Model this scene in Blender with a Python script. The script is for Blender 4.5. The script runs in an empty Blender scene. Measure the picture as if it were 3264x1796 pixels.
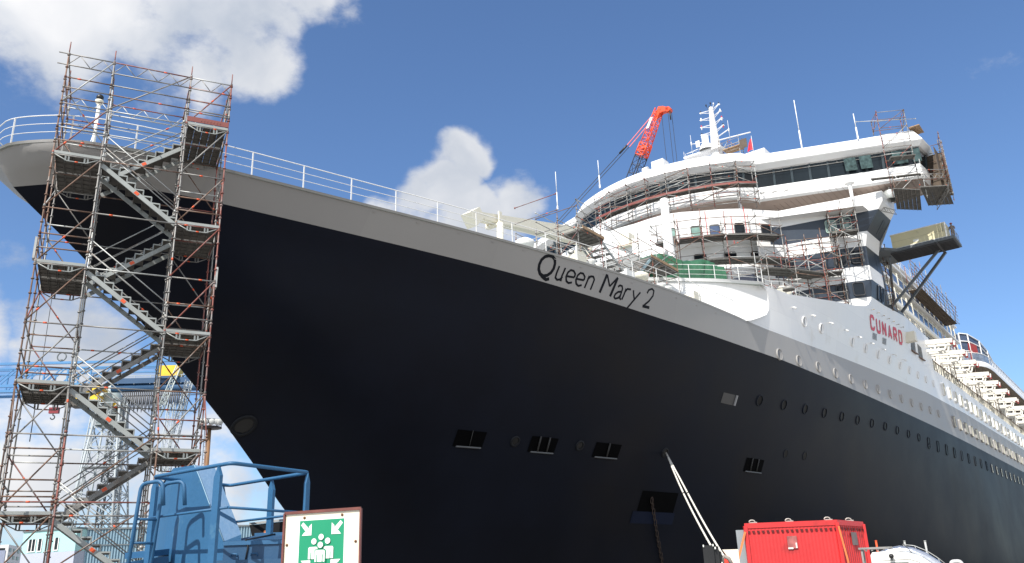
import bpy, bmesh, math, random
from mathutils import Vector, Matrix
from math import sin, cos, radians, pi, sqrt, exp, atan2, hypot
random.seed(7)
SC = bpy.context.scene
COL = SC.collection

# ------------------------------------------------------------------ camera
CAM_H, PITCH, ROLL = 1.65, 0.345, -0.038
cam = bpy.data.cameras.new('camera')
cam.lens = 36.0 * 2734 / 3264
cam.sensor_width = 36.0
cam.clip_start, cam.clip_end = 0.1, 20000
camo = bpy.data.objects.new('camera', cam)
COL.objects.link(camo)
_r = Vector((1, 0, 0)); _f = Vector((0, cos(PITCH), sin(PITCH))); _u = Vector((0, -sin(PITCH), cos(PITCH)))
_r2 = cos(ROLL) * _r + sin(ROLL) * _u
_u2 = -sin(ROLL) * _r + cos(ROLL) * _u
camo.matrix_world = Matrix(((_r2.x, _u2.x, -_f.x, 0), (_r2.y, _u2.y, -_f.y, 0), (_r2.z, _u2.z, -_f.z, CAM_H), (0, 0, 0, 1)))
SC.camera = camo

# ------------------------------------------------------------------ world, sun, exposure
SUN_AZ, SUN_EL = radians(-151.0), radians(47.0)      # azimuth measured from +Y towards +X
SC.view_settings.view_transform = 'Standard'
SC.view_settings.look = 'None'
SC.view_settings.gamma = 1
SC.view_settings.exposure = 0.30
sun = bpy.data.lights.new('sun', 'SUN')
sun.energy, sun.angle, sun.color = 4.9, radians(0.5), (1.0, 0.95, 0.87)
suno = bpy.data.objects.new('sun', sun)
COL.objects.link(suno)
sd = Vector((sin(SUN_AZ) * cos(SUN_EL), cos(SUN_AZ) * cos(SUN_EL), sin(SUN_EL)))
suno.rotation_euler = sd.to_track_quat('Z', 'Y').to_euler()

W = bpy.data.worlds.new('World'); SC.world = W; W.use_nodes = True
nt = W.node_tree; N = nt.nodes; L = nt.links
N.clear()
out = N.new('ShaderNodeOutputWorld'); bg = N.new('ShaderNodeBackground')
L.new(bg.outputs[0], out.inputs[0])
sky = N.new('ShaderNodeTexSky'); sky.sky_type = 'NISHITA'; sky.sun_disc = False
sky.sun_elevation = SUN_EL; sky.sun_rotation = SUN_AZ
sky.air_density = 1.0; sky.dust_density = 0.6; sky.ozone_density = 2.2; sky.altitude = 0
bg.inputs[1].default_value = 0.125
tc = N.new('ShaderNodeTexCoord')
def wn(t, **k):
    n = N.new(t)
    for a, b in k.items(): setattr(n, a, b)
    return n
def wmath(op, a, b=None, clamp=False):
    n = wn('ShaderNodeMath', operation=op, use_clamp=clamp)
    for i, x in enumerate((a, b)):
        if x is None: continue
        if isinstance(x, (int, float)): n.inputs[i].default_value = x
        else: L.new(x, n.inputs[i])
    return n.outputs[0]
# domain warp so that no cloud has a round outline
nz0 = wn('ShaderNodeTexNoise'); nz0.inputs['Scale'].default_value = 6.0; nz0.inputs['Detail'].default_value = 4
L.new(tc.outputs['Generated'], nz0.inputs['Vector'])
sub = wn('ShaderNodeVectorMath', operation='SUBTRACT'); sub.inputs[1].default_value = (0.5, 0.5, 0.5); L.new(nz0.outputs['Color'], sub.inputs[0])
scl = wn('ShaderNodeVectorMath', operation='SCALE'); scl.inputs[3].default_value = 0.16; L.new(sub.outputs[0], scl.inputs[0])
wrp = wn('ShaderNodeVectorMath', operation='ADD'); L.new(tc.outputs['Generated'], wrp.inputs[0]); L.new(scl.outputs[0], wrp.inputs[1])
#CLOUDS (azimuth deg, elevation deg, radius, weight)
CLOUDS = [(-44, 41, .30, 1.25), (-31, 42.5, .20, 1.25), (-22.5, 43.5, .15, 1.2), (-16.5, 43, .10, 1.1), (-16.5, 39.5, .075, 1.05), (-25, 38.5, .12, 1.2), (-20, 36.3, .085, 1.0), (-33, 36, .13, 1.1), (-19.8, 33.6, .085, .9), (-24, 33, .10, .85), (-22.5, 30, .06, .6), (-28, 34, .08, .9), (-50, 36, .24, .9),
          (-3.9, 28.4, .042, 1.0), (-5.3, 25.8, .045, .95), (-7.8, 23.3, .05, .95), (-3.1, 23.4, .055, .95), (-.1, 24.9, .048, .95), (1.2, 25.4, .03, .7), (-6.0, 21, .07, .9), (-1.0, 21.0, .06, .7),
          (-36, 14.5, .10, .95), (-28, 15.5, .09, .9), (-25, 12, .08, .7), (-33, 20, .05, .4), (-29, 8, .12, .8), (-20, 7, .12, .75), (-15, 11, .07, .6), (-38, 6, .14, .8), (-12, 4, .13, .65),
          (33, 27, .07, .32), (36, 21, .05, .3), (-14, 44, .04, .5),
          (75, 25, .4, .95), (110, 40, .5, 1.0), (125, 18, .5, 1.0), (160, 30, .55, 1.0), (-160, 25, .5, 1.0), (-110, 25, .5, .9), (-120, 60, .4, .8), (100, 65, .4, .8), (-80, 45, .3, .7)]  # clouds out of view, added to brighten the shaded port side
acc = None
for az, el, rad, wt in CLOUDS:
    c = Vector((sin(radians(az)) * cos(radians(el)), cos(radians(az)) * cos(radians(el)), sin(radians(el))))
    d = wn('ShaderNodeVectorMath', operation='DISTANCE'); d.inputs[1].default_value = c
    L.new(wrp.outputs[0], d.inputs[0])
    m = wn('ShaderNodeMapRange', interpolation_type='SMOOTHSTEP')
    m.inputs[1].default_value = rad * 1.25; m.inputs[2].default_value = rad * 0.35
    m.inputs[3].default_value = 0; m.inputs[4].default_value = wt
    L.new(d.outputs['Value'], m.inputs[0])
    acc = m.outputs[0] if acc is None else wmath('MAXIMUM', acc, m.outputs[0])
nz1 = wn('ShaderNodeTexNoise'); nz1.inputs['Scale'].default_value = 11; nz1.inputs['Detail'].default_value = 13; nz1.inputs['Roughness'].default_value = .62
mp = wn('ShaderNodeMapping'); mp.inputs['Scale'].default_value = (1, 1, 1.5); L.new(tc.outputs['Generated'], mp.inputs[0]); L.new(mp.outputs[0], nz1.inputs['Vector'])
dens = wmath('ADD', acc, wmath('MULTIPLY', wmath('SUBTRACT', nz1.outputs['Fac'], 0.5), 1.7))
cm = wn('ShaderNodeMapRange', interpolation_type='SMOOTHSTEP'); cm.inputs[1].default_value = .32; cm.inputs[2].default_value = .92
L.new(dens, cm.inputs[0])
# cloud shade: bright tops, greyer thick parts
nz2 = wn('ShaderNodeTexNoise'); nz2.inputs['Scale'].default_value = 5.5; nz2.inputs['Detail'].default_value = 6
L.new(wrp.outputs[0], nz2.inputs['Vector'])
rmp = wn('ShaderNodeValToRGB'); rmp.color_ramp.elements[0].position = .33; rmp.color_ramp.elements[1].position = .62
rmp.color_ramp.elements[0].color = (3.6, 4.0, 4.7, 1); rmp.color_ramp.elements[1].color = (6.6, 6.6, 6.7, 1)
L.new(nz2.outputs['Fac'], rmp.inputs[0])
tint = wn('ShaderNodeMix', data_type='RGBA', blend_type='MULTIPLY'); tint.inputs[0].default_value = 1
L.new(sky.outputs[0], tint.inputs[6]); tint.inputs[7].default_value = (0.80, 0.95, 1.13, 1)
mixc = wn('ShaderNodeMix', data_type='RGBA'); L.new(cm.outputs[0], mixc.inputs[0]); L.new(tint.outputs[2], mixc.inputs[6])
# clouds near the sun are brighter
dt = wn('ShaderNodeVectorMath', operation='DOT_PRODUCT'); dt.inputs[1].default_value = sd; L.new(tc.outputs['Generated'], dt.inputs[0])
gain = wmath('ADD', wmath('MULTIPLY', wmath('MAXIMUM', dt.outputs['Value'], 0.0), 0.45), 0.92)
cg = wn('ShaderNodeVectorMath', operation='SCALE'); L.new(rmp.outputs[0], cg.inputs[0]); L.new(gain, cg.inputs[3])
L.new(cg.outputs[0], mixc.inputs[7])
L.new(mixc.outputs[2], bg.inputs[0])

# ------------------------------------------------------------------ ship axes: sx runs aft, sy to port, z up (metres above the quay)
SA = radians(36.5)
EA = Vector((sin(SA), cos(SA), 0)); NP = Vector((cos(SA), -sin(SA), 0))
def S(sx, sy, z=0.0): return EA * sx + NP * sy + Vector((0, 0, z))
CL = -36.2

# ------------------------------------------------------------------ materials
MATS = {}
def mat(name, col, rough=.5, metal=0.0, var=.12, scale=1.5, bump=0.0, bscale=None, spec=.5, dirt=None, emit=None, stretch=None, alpha=None, trans=0.0, plates=None):
    if name in MATS: return MATS[name]
    m = bpy.data.materials.new(name); m.use_nodes = True
    t = m.node_tree; n = t.nodes; l = t.links; b = n['Principled BSDF']
    b.inputs['Roughness'].default_value = rough; b.inputs['Metallic'].default_value = metal
    b.inputs['Specular IOR Level'].default_value = spec
    if trans: b.inputs['Transmission Weight'].default_value = trans
    c = (col[0], col[1], col[2], 1)
    tcn = n.new('ShaderNodeTexCoord'); mpn = n.new('ShaderNodeMapping'); l.new(tcn.outputs['Object'], mpn.inputs[0])
    if stretch: mpn.inputs['Scale'].default_value = stretch
    nz = n.new('ShaderNodeTexNoise'); nz.inputs['Scale'].default_value = scale; nz.inputs['Detail'].default_value = 6
    nz.inputs['Roughness'].default_value = .62; l.new(mpn.outputs[0], nz.inputs['Vector'])
    rp = n.new('ShaderNodeValToRGB'); e = rp.color_ramp.elements
    e[0].position, e[1].position = .3, .7
    e[0].color = tuple(max(0, x * (1 - var)) for x in col) + (1,)
    e[1].color = tuple(min(1, x * (1 + var)) for x in col) + (1,)
    l.new(nz.outputs['Fac'], rp.inputs[0]); src = rp.outputs[0]
    if dirt:
        dc, lo, hi, ds = dirt
        n2 = n.new('ShaderNodeTexNoise'); n2.inputs['Scale'].default_value = ds; n2.inputs['Detail'].default_value = 7
        m2 = n.new('ShaderNodeMapping'); m2.inputs['Location'].default_value = (3.1, 1.7, 5.3)
        if stretch: m2.inputs['Scale'].default_value = stretch
        l.new(tcn.outputs['Object'], m2.inputs[0]); l.new(m2.outputs[0], n2.inputs['Vector'])
        mr = n.new('ShaderNodeMapRange'); mr.inputs[1].default_value = lo; mr.inputs[2].default_value = hi; l.new(n2.outputs['Fac'], mr.inputs[0])
        mx = n.new('ShaderNodeMix'); mx.data_type = 'RGBA'; l.new(mr.outputs[0], mx.inputs[0]); l.new(src, mx.inputs[6]); mx.inputs[7].default_value = dc + (1,)
        src = mx.outputs[2]
    if plates:          # welded plate seams: aft along x, height along y
        pl, ph, dk_, bs_ = plates
        rot = n.new('ShaderNodeMapping'); rot.inputs['Rotation'].default_value = (0, 0, SA - pi / 2); l.new(tcn.outputs['Object'], rot.inputs[0])
        sx_ = n.new('ShaderNodeSeparateXYZ'); l.new(rot.outputs[0], sx_.inputs[0])
        cx_ = n.new('ShaderNodeCombineXYZ'); l.new(sx_.outputs[0], cx_.inputs[0]); l.new(sx_.outputs[2], cx_.inputs[1])
        bt = n.new('ShaderNodeTexBrick'); bt.inputs['Scale'].default_value = 1; bt.inputs['Brick Width'].default_value = pl; bt.inputs['Row Height'].default_value = ph
        bt.inputs['Mortar Size'].default_value = .018; bt.inputs['Mortar Smooth'].default_value = .6; bt.inputs['Color1'].default_value = (1, 1, 1, 1); bt.inputs['Color2'].default_value = (.94, .94, .95, 1); bt.inputs['Mortar'].default_value = (dk_, dk_, dk_, 1)
        l.new(cx_.outputs[0], bt.inputs['Vector'])
        mm = n.new('ShaderNodeMix'); mm.data_type = 'RGBA'; mm.blend_type = 'MULTIPLY'; mm.inputs[0].default_value = 1; l.new(src, mm.inputs[6]); l.new(bt.outputs['Color'], mm.inputs[7]); src = mm.outputs[2]
    l.new(src, b.inputs['Base Color'])
    rr = n.new('ShaderNodeMapRange'); rr.inputs[3].default_value = max(.02, rough - .12); rr.inputs[4].default_value = min(1, rough + .12)
    l.new(nz.outputs['Fac'], rr.inputs[0]); l.new(rr.outputs[0], b.inputs['Roughness'])
    if bump:
        nb = n.new('ShaderNodeTexNoise'); nb.inputs['Scale'].default_value = bscale or scale * 6; nb.inputs['Detail'].default_value = 4
        l.new(tcn.outputs['Object'], nb.inputs['Vector'])
        bn = n.new('ShaderNodeBump'); bn.inputs['Strength'].default_value = bump; bn.inputs['Distance'].default_value = .05
        l.new(nb.outputs['Fac'], bn.inputs['Height']); l.new(bn.outputs[0], b.inputs['Normal'])
    MATS[name] = m
    return m

WHITE = mat('white_paint', (.80, .80, .79), .38, var=.03, scale=.35, bump=.05, bscale=1.2, dirt=((.62, .58, .50), .62, .9, .5), plates=(4.5, 1.55, .88, .1))
CREAM = mat('cream_paint', (.78, .74, .62), .45, var=.05, scale=.7)
RAILW = mat('rail_white', (.80, .80, .78), .45, var=.05, scale=2)
BANDBLUE = mat('band_blue', (.030, .042, .062), .35, var=.12, scale=.4)  # dark blue of the bands on the superstructure front
GLASSD = mat('dark_glass', (.010, .014, .019), .10, var=.35, scale=.5, spec=.35)
GLASSG = mat('green_glass', (.22, .36, .32), .15, var=.25, scale=.9, spec=.6)
GLASSB = mat('balcony_glass', (.055, .085, .16), .12, var=.25, scale=.6, spec=.7)
DARK = mat('dark_steel', (.03, .03, .032), .6, var=.2)
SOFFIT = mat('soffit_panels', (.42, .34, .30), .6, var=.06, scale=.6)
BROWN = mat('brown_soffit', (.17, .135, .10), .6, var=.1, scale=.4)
GALV = mat('galvanised_tube', (.25, .245, .235), .5, .25, var=.3, scale=3, dirt=((.20, .13, .09), .55, .8, 2.0))
GALVL = mat('galvanised_bright', (.44, .45, .44), .45, .25, var=.15, scale=3)
RUST = mat('red_oxide_tube', (.22, .07, .055), .6, .1, var=.3, scale=3, dirt=((.28, .27, .26), .5, .7, 2.5))
RUSTB = mat('brown_tube', (.17, .10, .07), .65, .2, var=.3, scale=3, dirt=((.30, .29, .28), .5, .75, 2.5))
ORANGE = mat('orange_marking', (.70, .10, .03), .5, var=.1)
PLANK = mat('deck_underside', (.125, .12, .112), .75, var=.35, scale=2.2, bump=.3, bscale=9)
STAIRAL = mat('stair_aluminium', (.33, .35, .34), .5, .15, var=.1, scale=2)
BOARD = mat('timber_board', (.33, .22, .13), .75, var=.25, scale=3)
REDBOARD = mat('red_toe_board', (.22, .065, .055), .6, var=.15, scale=2)
RED = mat('signal_red', (.62, .02, .02), .45, var=.1)
BLACK = mat('black_paint', (.012, .012, .013), .4, var=.2)

# ------------------------------------------------------------------ mesh helpers
class MB:
    def __init__(s): s.v = []; s.f = []; s.m = []; s.sm = []
    def face(s, pts, mi=0, smooth=False):
        b = len(s.v); s.v += [tuple(p) for p in pts]; s.f.append(tuple(range(b, b + len(pts)))); s.m.append(mi); s.sm.append(smooth)
    def box6(s, c, mi=0):      # eight corners: bottom four, top four
        b = len(s.v); s.v += [tuple(p) for p in c]
        for q in ((0, 3, 2, 1), (4, 5, 6, 7), (0, 1, 5, 4), (1, 2, 6, 5), (2, 3, 7, 6), (3, 0, 4, 7)):
            s.f.append(tuple(b + i for i in q)); s.m.append(mi); s.sm.append(False)
    def box(s, o, ax, ay, az, mi=0):   # corner o and three edge vectors
        o, ax, ay, az = map(Vector, (o, ax, ay, az))
        s.box6([o, o + ax, o + ax + ay, o + ay, o + az, o + ax + az, o + ax + ay + az, o + ay + az], mi)
    def sbox(s, x0, x1, y0, y1, z0, z1, mi=0):   # box in ship coordinates
        s.box(S(x0, y0, z0), EA * (x1 - x0), NP * (y1 - y0), Vector((0, 0, z1 - z0)), mi)
    def tube(s, p, q, r, n=6, mi=0, r2=None, cap=True):
        p, q = Vector(p), Vector(q); d = q - p
        if d.length < 1e-6: return
        d.normalize(); a = d.orthogonal().normalized(); c = d.cross(a); r2 = r if r2 is None else r2
        b = len(s.v)
        for k in range(n):
            w = 2 * pi * k / n; o = a * cos(w) + c * sin(w)
            s.v.append(tuple(p + o * r)); s.v.append(tuple(q + o * r2))
        for k in range(n):
            i, j = b + 2 * k, b + 2 * ((k + 1) % n)
            s.f.append((i, j, j + 1, i + 1)); s.m.append(mi); s.sm.append(n > 4)
        if cap:
            s.f.append(tuple(b + 2 * k for k in reversed(range(n)))); s.f.append(tuple(b + 2 * k + 1 for k in range(n)))
            s.m += [mi, mi]; s.sm += [False, False]
    def bar(s, p, q, w, h, up=(0, 0, 1), mi=0):
        p, q, up = Vector(p), Vector(q), Vector(up); d = (q - p)
        x = d.normalized(); y = up.cross(x)
        if y.length < 1e-4: y = x.orthogonal()
        y.normalize(); z = x.cross(y)
        s.box(p - y * w / 2 - z * h / 2, d, y * w, z * h, mi)
    def path(s, pts, r, n=6, mi=0, closed=False):
        pts = [Vector(p) for p in pts]; m = len(pts); b = len(s.v); prev = None
        for i, p in enumerate(pts):
            a = pts[i - 1] if (i or closed) else p
            c = pts[(i + 1) % m] if (i < m - 1 or closed) else p
            d = (c - a).normalized()
            if prev is None: u = d.orthogonal().normalized()
            else:
                u = prev - d * prev.dot(d)
                u = u.normalized() if u.length > 1e-5 else d.orthogonal().normalized()
            prev = u; w = d.cross(u)
            for k in range(n):
                t = 2 * pi * k / n; s.v.append(tuple(p + (u * cos(t) + w * sin(t)) * r))
        for i in range(m if closed else m - 1):
            for k in range(n):
                A = b + i * n; B = b + ((i + 1) % m) * n
                s.f.append((A + k, A + (k + 1) % n, B + (k + 1) % n, B + k)); s.m.append(mi); s.sm.append(True)
        if not closed:
            s.f.append(tuple(b + k for k in reversed(range(n)))); s.f.append(tuple(b + (m - 1) * n + k for k in range(n))); s.m += [mi, mi]; s.sm += [False, False]
    def grid(s, rows, mi=0, smooth=True, mfun=None):
        b = len(s.v); nr, nc = len(rows), len(rows[0])
        for r in rows: s.v += [tuple(p) for p in r]
        for i in range(nr - 1):
            for j in range(nc - 1):
                s.f.append((b + i * nc + j, b + i * nc + j + 1, b + (i + 1) * nc + j + 1, b + (i + 1) * nc + j))
                s.m.append(mfun(i, j) if mfun else mi); s.sm.append(smooth)
    def prism(s, poly, ext, mi=0):    # flat polygon extruded by a vector
        poly = [Vector(p) for p in poly]; ext = Vector(ext); n = len(poly); b = len(s.v)
        s.v += [tuple(p) for p in poly] + [tuple(p + ext) for p in poly]
        s.f.append(tuple(b + i for i in reversed(range(n)))); s.f.append(tuple(b + n + i for i in range(n))); s.m += [mi, mi]; s.sm += [False, False]
        for i in range(n):
            j = (i + 1) % n; s.f.append((b + i, b + j, b + n + j, b + n + i)); s.m.append(mi); s.sm.append(False)
    def lathe(s, base, axis, prof, n=16, mi=0):   # prof: (height along axis, radius)
        base, ax = Vector(base), Vector(axis).normalized(); a = ax.orthogonal().normalized(); c = ax.cross(a)
        rows = [[base + ax * h + (a * cos(2 * pi * k / n) + c * sin(2 * pi * k / n)) * r for k in range(n + 1)] for h, r in prof]
        s.grid(rows, mi)
    def ball(s, c, r, n=10, mi=0, sz=1.0):
        s.lathe(Vector(c) - Vector((0, 0, r * sz)), (0, 0, 1), [(r * sz * (1 - cos(pi * k / n)), max(1e-3, r * sin(pi * k / n))) for k in range(n + 1)], n * 2, mi)
    def build(s, name, mats, parent=None, label=None, merge=False):
        if not isinstance(mats, (list, tuple)): mats = [mats]
        me = bpy.data.meshes.new(name)
        off = Vector(parent.matrix_world.translation) if parent else Vector((0, 0, 0))
        if parent and parent.parent: off = Vector((0, 0, 0)) + WLOC[parent.name]
        elif parent: off = WLOC[parent.name]
        me.from_pydata([tuple(Vector(p) - off) for p in s.v], [], s.f)
        for m in mats: me.materials.append(m)
        me.polygons.foreach_set('material_index', s.m)
        me.polygons.foreach_set('use_smooth', s.sm)
        bm = bmesh.new(); bm.from_mesh(me)
        if merge: bmesh.ops.remove_doubles(bm, verts=bm.verts, dist=1e-4)
        bmesh.ops.recalc_face_normals(bm, faces=bm.faces)
        bm.to_mesh(me); bm.free(); me.update()
        o = bpy.data.objects.new(name, me); COL.objects.link(o)
        if parent: o.parent = parent
        WLOC[o.name] = off
        if label: o['label'] = label
        return o
WLOC = {}

def thing(name, label, cat, loc=(0, 0, 0), group=None):
    o = bpy.data.objects.new(name, None); COL.objects.link(o); o.location = loc; o.empty_display_size = .5
    WLOC[o.name] = Vector(loc); o['label'] = label; o['category'] = cat
    if group: o['group'] = group
    return o
def tag(o, label, cat, group=None):
    o['label'] = label; o['category'] = cat
    if group: o['group'] = group
    return o
def structure(o): o['kind'] = 'structure'; return o
def lerp(a, b, t): return a + (b - a) * t
def interp(tab, x):
    if x <= tab[0][0]: return tab[0][1]
    for (x0, y0), (x1, y1) in zip(tab, tab[1:]):
        if x <= x1: return y0 + (y1 - y0) * (x - x0) / (x1 - x0)
    return tab[-1][1]
def smooth_interp(tab, x):     # monotone cubic through the table
    n = len(tab)
    if x <= tab[0][0]: return tab[0][1]
    if x >= tab[-1][0]: return tab[-1][1]
    for i in range(n - 1):
        if x <= tab[i + 1][0]: break
    def sl(k): return (tab[k + 1][1] - tab[k][1]) / (tab[k + 1][0] - tab[k][0])
    def tg(k):
        if k == 0: return sl(0)
        if k == n - 1: return sl(n - 2)
        a, b = sl(k - 1), sl(k)
        return 0 if a * b <= 0 else 2 * a * b / (a + b)
    h = tab[i + 1][0] - tab[i][0]; t = (x - tab[i][0]) / h
    return ((2 * t**3 - 3 * t**2 + 1) * tab[i][1] + (t**3 - 2 * t**2 + t) * h * tg(i) + (-2 * t**3 + 3 * t**2) * tab[i + 1][1] + (t**3 - t**2) * h * tg(i + 1))
# ------------------------------------------------------------------ hull shape (ship coordinates)
#HULLFUN
STEM = [(-10.67, 41.88), (-3.85, 37.01), (0.04, 32.43), (4.05, 28.44), (5.46, 26.93), (7.02, 25.42), (8.52, 23.96), (9.86, 22.45), (11.34, 20.75), (13.95, 17.53), (14.8, 16.41), (15.77, 15.0), (16.6, 13.73), (17.19, 12.86), (18.5, 11.8), (20, 11.0)]
CLH = -33.7
DECKB = [(0, 0.0), (0.03, 0.56), (0.09, 1.05), (0.37, 1.67), (0.64, 2.1), (1.3, 2.96), (2.45, 3.8), (4.05, 4.55), (6.3, 5.4), (8.4, 6.05), (11.5, 6.95), (17.6, 8.7), (20.5, 9.45), (26, 10.75), (30.5, 11.65), (34.9, 12.3), (39.7, 12.75), (43.9, 13.05), (50, 13.45), (62, 14.0), (80, 14.5), (97, 14.8), (112, 14.9), (400, 14.9)]
WGLINE = [(54, 18.4), (58, 18.42), (65, 18.65), (80, 19.3), (100, 20.1), (120, 20.4), (165, 20.7), (400, 20.8)]
SHEER = [(11, .05), (20, .0)]
FLARE = [(12, .75), (20, .78), (28, .6), (38, .36), (48, .2), (60, 0)]
def sheer(sx): return interp(SHEER, sx)             # rise of the deck edge towards the bow
ZGREY = [(11, 17.3), (16, 17.28), (19, 17.26), (23, 17.21), (29, 17.1), (33.7, 17.0), (39.2, 16.78), (46.2, 16.56), (56, 16.5), (400, 16.5)]
def zgrey(sx): return smooth_interp(ZGREY, sx)
def zdeck(sx): return max(18.45 + sheer(sx), 0) if sx < 54 else interp(WGLINE, sx)
def stem(z): return smooth_interp(STEM, z)
def halfb(z, t, sx):
    """half breadth at height z, t metres behind the stem at that height"""
    d = max(0.0, stem(z) - 11.8)
    bd = smooth_interp(DECKB, t + d)
    q = min(1, max(0, (18.45 + sheer(sx) - z) / 1.7)); q = q * q * (3 - 2 * q)
    T = smooth_interp(DECKB, d) / 1.5 * q
    if T > .01: bd *= 1 - exp(-t / T - (t / 3.6) ** 2.5)
    D = 18.45 + sheer(sx) - z
    if sx < 60: bd -= interp(FLARE, sx) * min(max(D, 0), 2.2) * min(1, t / 3.0)
    bf = 14.7 * (1 - (1 - min(t, 118) / 118.0) ** 2)
    bf = sqrt(bf * bf + 2 * .1 * t / (1 + t))
    w = min(1, max(0, (z + 10) / 26.5)) ** 2.6
    return lerp(bf, bd, w)
def hull_y(sx, z):
    t = max(0.0, sx - stem(z))
    return CLH + halfb(z, t, sx)
#ENDHULLFUN
SHIP = thing('cruise_ship', 'huge ocean liner with dark blue hull, grey sheer band and white superstructure in dry dock', 'ship', S(60, CL, 0))
BLACKH = mat('hull_dark_paint', (.0046, .0068, .0145), .5, var=.3, scale=.12, bump=.10, bscale=.5, spec=.15, dirt=((.0165, .0135, .0115), .5, .8, .07), plates=(9.0, 2.4, .8, .1))
GREYH = mat('hull_grey_paint', (.335, .325, .313), .5, var=.04, scale=.25, bump=.06, bscale=.7, plates=(7.0, 5.0, .93, .1))
REDH = mat('hull_red_antifouling', (.11, .022, .016), .5, var=.2, scale=.3)
TCOL = [0, .03, .08, .16, .3, .5, .8, 1.2, 1.8, 2.6, 3.6, 4.8, 6.2, 8, 9.5] + [11 + i for i in range(50)] + [62, 64, 67, 70, 73, 76, 79, 82, 86, 90, 95, 100, 105, 118, 135, 155, 180, 210, 250, 300]
ZNOM = [-10, -7, -5.5, -3, -.5, 2, 4, 6, 7.5, 9, 10.5, 12, 13.2, 14.3, 15.3, 16.0, 16.5]
def hull_row(znom, fr, top=False):
    pts = []
    for t in TCOL:
        z = znom; sx = 20
        for _ in range(12):
            sx = stem(z) + t
            z = (zdeck(sx) if fr == 1 else lerp(zgrey(sx), zdeck(sx), fr)) if top else znom + (zgrey(sx) - 16.5) * min(1, max(0, (znom - 8) / 8.5))
        pts.append((sx, halfb(z, t, sx), z))
    return pts
rows = [hull_row(z, 0) for z in ZNOM]
NB = len(rows)
rows += [hull_row(0, f, True) for f in (.33, .66, 1.0)]
hb = MB()
full = [[S(x, CLH - b * (.6 + .4 * min(1, max(0, (x - 18) / 30))), z) for x, b, z in reversed(r)][:-1] + [S(x, CLH + b, z) for x, b, z in r] for r in rows]
hb.grid(full[:NB], mfun=lambda i, j: 1 if ZNOM[i] < -5.4 else 0)
hb.build('hull', [BLACKH, REDH], SHIP, merge=False)
gb = MB(); gb.grid(full[NB - 1:])
gb.build('sheer_band', GREYH, SHIP, label='grey painted band along the top of the dark hull')
dk = MB()
top = [p - Vector((0, 0, .12)) for p in full[-1]]; n = len(top)
for i in range(n // 2): dk.face([top[i], top[i + 1], top[n - 2 - i], top[n - 1 - i]])
dk.build('foredeck', mat('deck_grey', (.30, .33, .31), .7, var=.1), SHIP)
dk = MB(); bot = full[0]; n = len(bot)
for i in range(n // 2): dk.face([bot[i], bot[i + 1], bot[n - 2 - i], bot[n - 1 - i]])
dk.build('keel_plating', REDH, SHIP)
# ------------------------------------------------------------------ white upper side plating with its swept front edge
#SHELLFUN
def shell_y(sx, z):
    f = .02 + .19 * min(1, max(0, (sx - 56) / 14)) * min(1, max(0, (105 - sx) / 14))
    return hull_y(sx, zdeck(sx) if sx > 54 else 18.45) + f * (z - (zdeck(sx) if sx > 54 else 18.45))
#ENDSHELLFUN
SIDETOP = [(57.6, 21.75), (60, 21.85), (62, 21.95), (65, 22.4), (68.4, 22.9), (71, 23.3), (75.3, 23.95), (77, 24.3), (78.2, 24.55), (79.0, 24.85), (79.5, 25.25), (79.8, 25.55), (80.2, 25.75), (83.8, 25.85), (87.4, 26.1), (94, 26.5), (100.6, 27.0), (106, 27.4)]
FRONT = [(0, 54.9), (.12, 56.1), (.28, 57.7), (.46, 58.5), (.7, 58.7), (.9, 58.4), (1, 57.6)]
def side_point(c, v):
    """c in 0..1 from the swept front edge aft to sx=106, v in 0..1 from the grey line to the top edge"""
    sx = smooth_interp(FRONT, v) * (1 - c) + 106 * c
    zt = interp(SIDETOP, sx) if c > 0 else 21.9
    if v == 1: sx = 57.6 + (106 - 57.6) * c; zt = interp(SIDETOP, sx)
    z = lerp(zdeck(max(54, sx)), zt, v)
    return S(sx, shell_y(max(sx, 54), z), z)
cs = sorted(set([i / 110 for i in range(111)] + [(a - 57.6) / 48.4 for a in (77.0, 78.2, 78.6, 79.0, 79.25, 79.5, 79.65, 79.8, 80.0, 80.2)]))
vs = [0, .1, .2, .3, .42, .55, .7, .85, 1]
m = MB(); m.grid([[side_point(c, v) for c in cs] for v in vs])
inner = [side_point(c, 1) for c in cs]
m.grid([inner, [p - NP * .14 for p in inner], [p - NP * .14 - Vector((0, 0, .3)) for p in inner]], smooth=False)
m.build('upper_side_plating', WHITE, SHIP)
# aft continuation of the white strake below the promenade deck
m = MB(); sxs = [106] + list(range(110, 341, 5))
m.grid([[S(x, shell_y(x, 20), zdeck(x)) for x in sxs], [S(x, shell_y(x, 23.6), 23.6) for x in sxs]])
m.build('lower_side_plating', WHITE, SHIP)
m = MB(); m.face([S(106, -19.2, 23.6), S(340, -18.0, 23.6), S(340, -25, 23.6), S(106, -25, 23.6)])
m.build('promenade_deck', mat('deck_teak', (.25, .19, .13), .7, var=.15, scale=2), SHIP)
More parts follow.
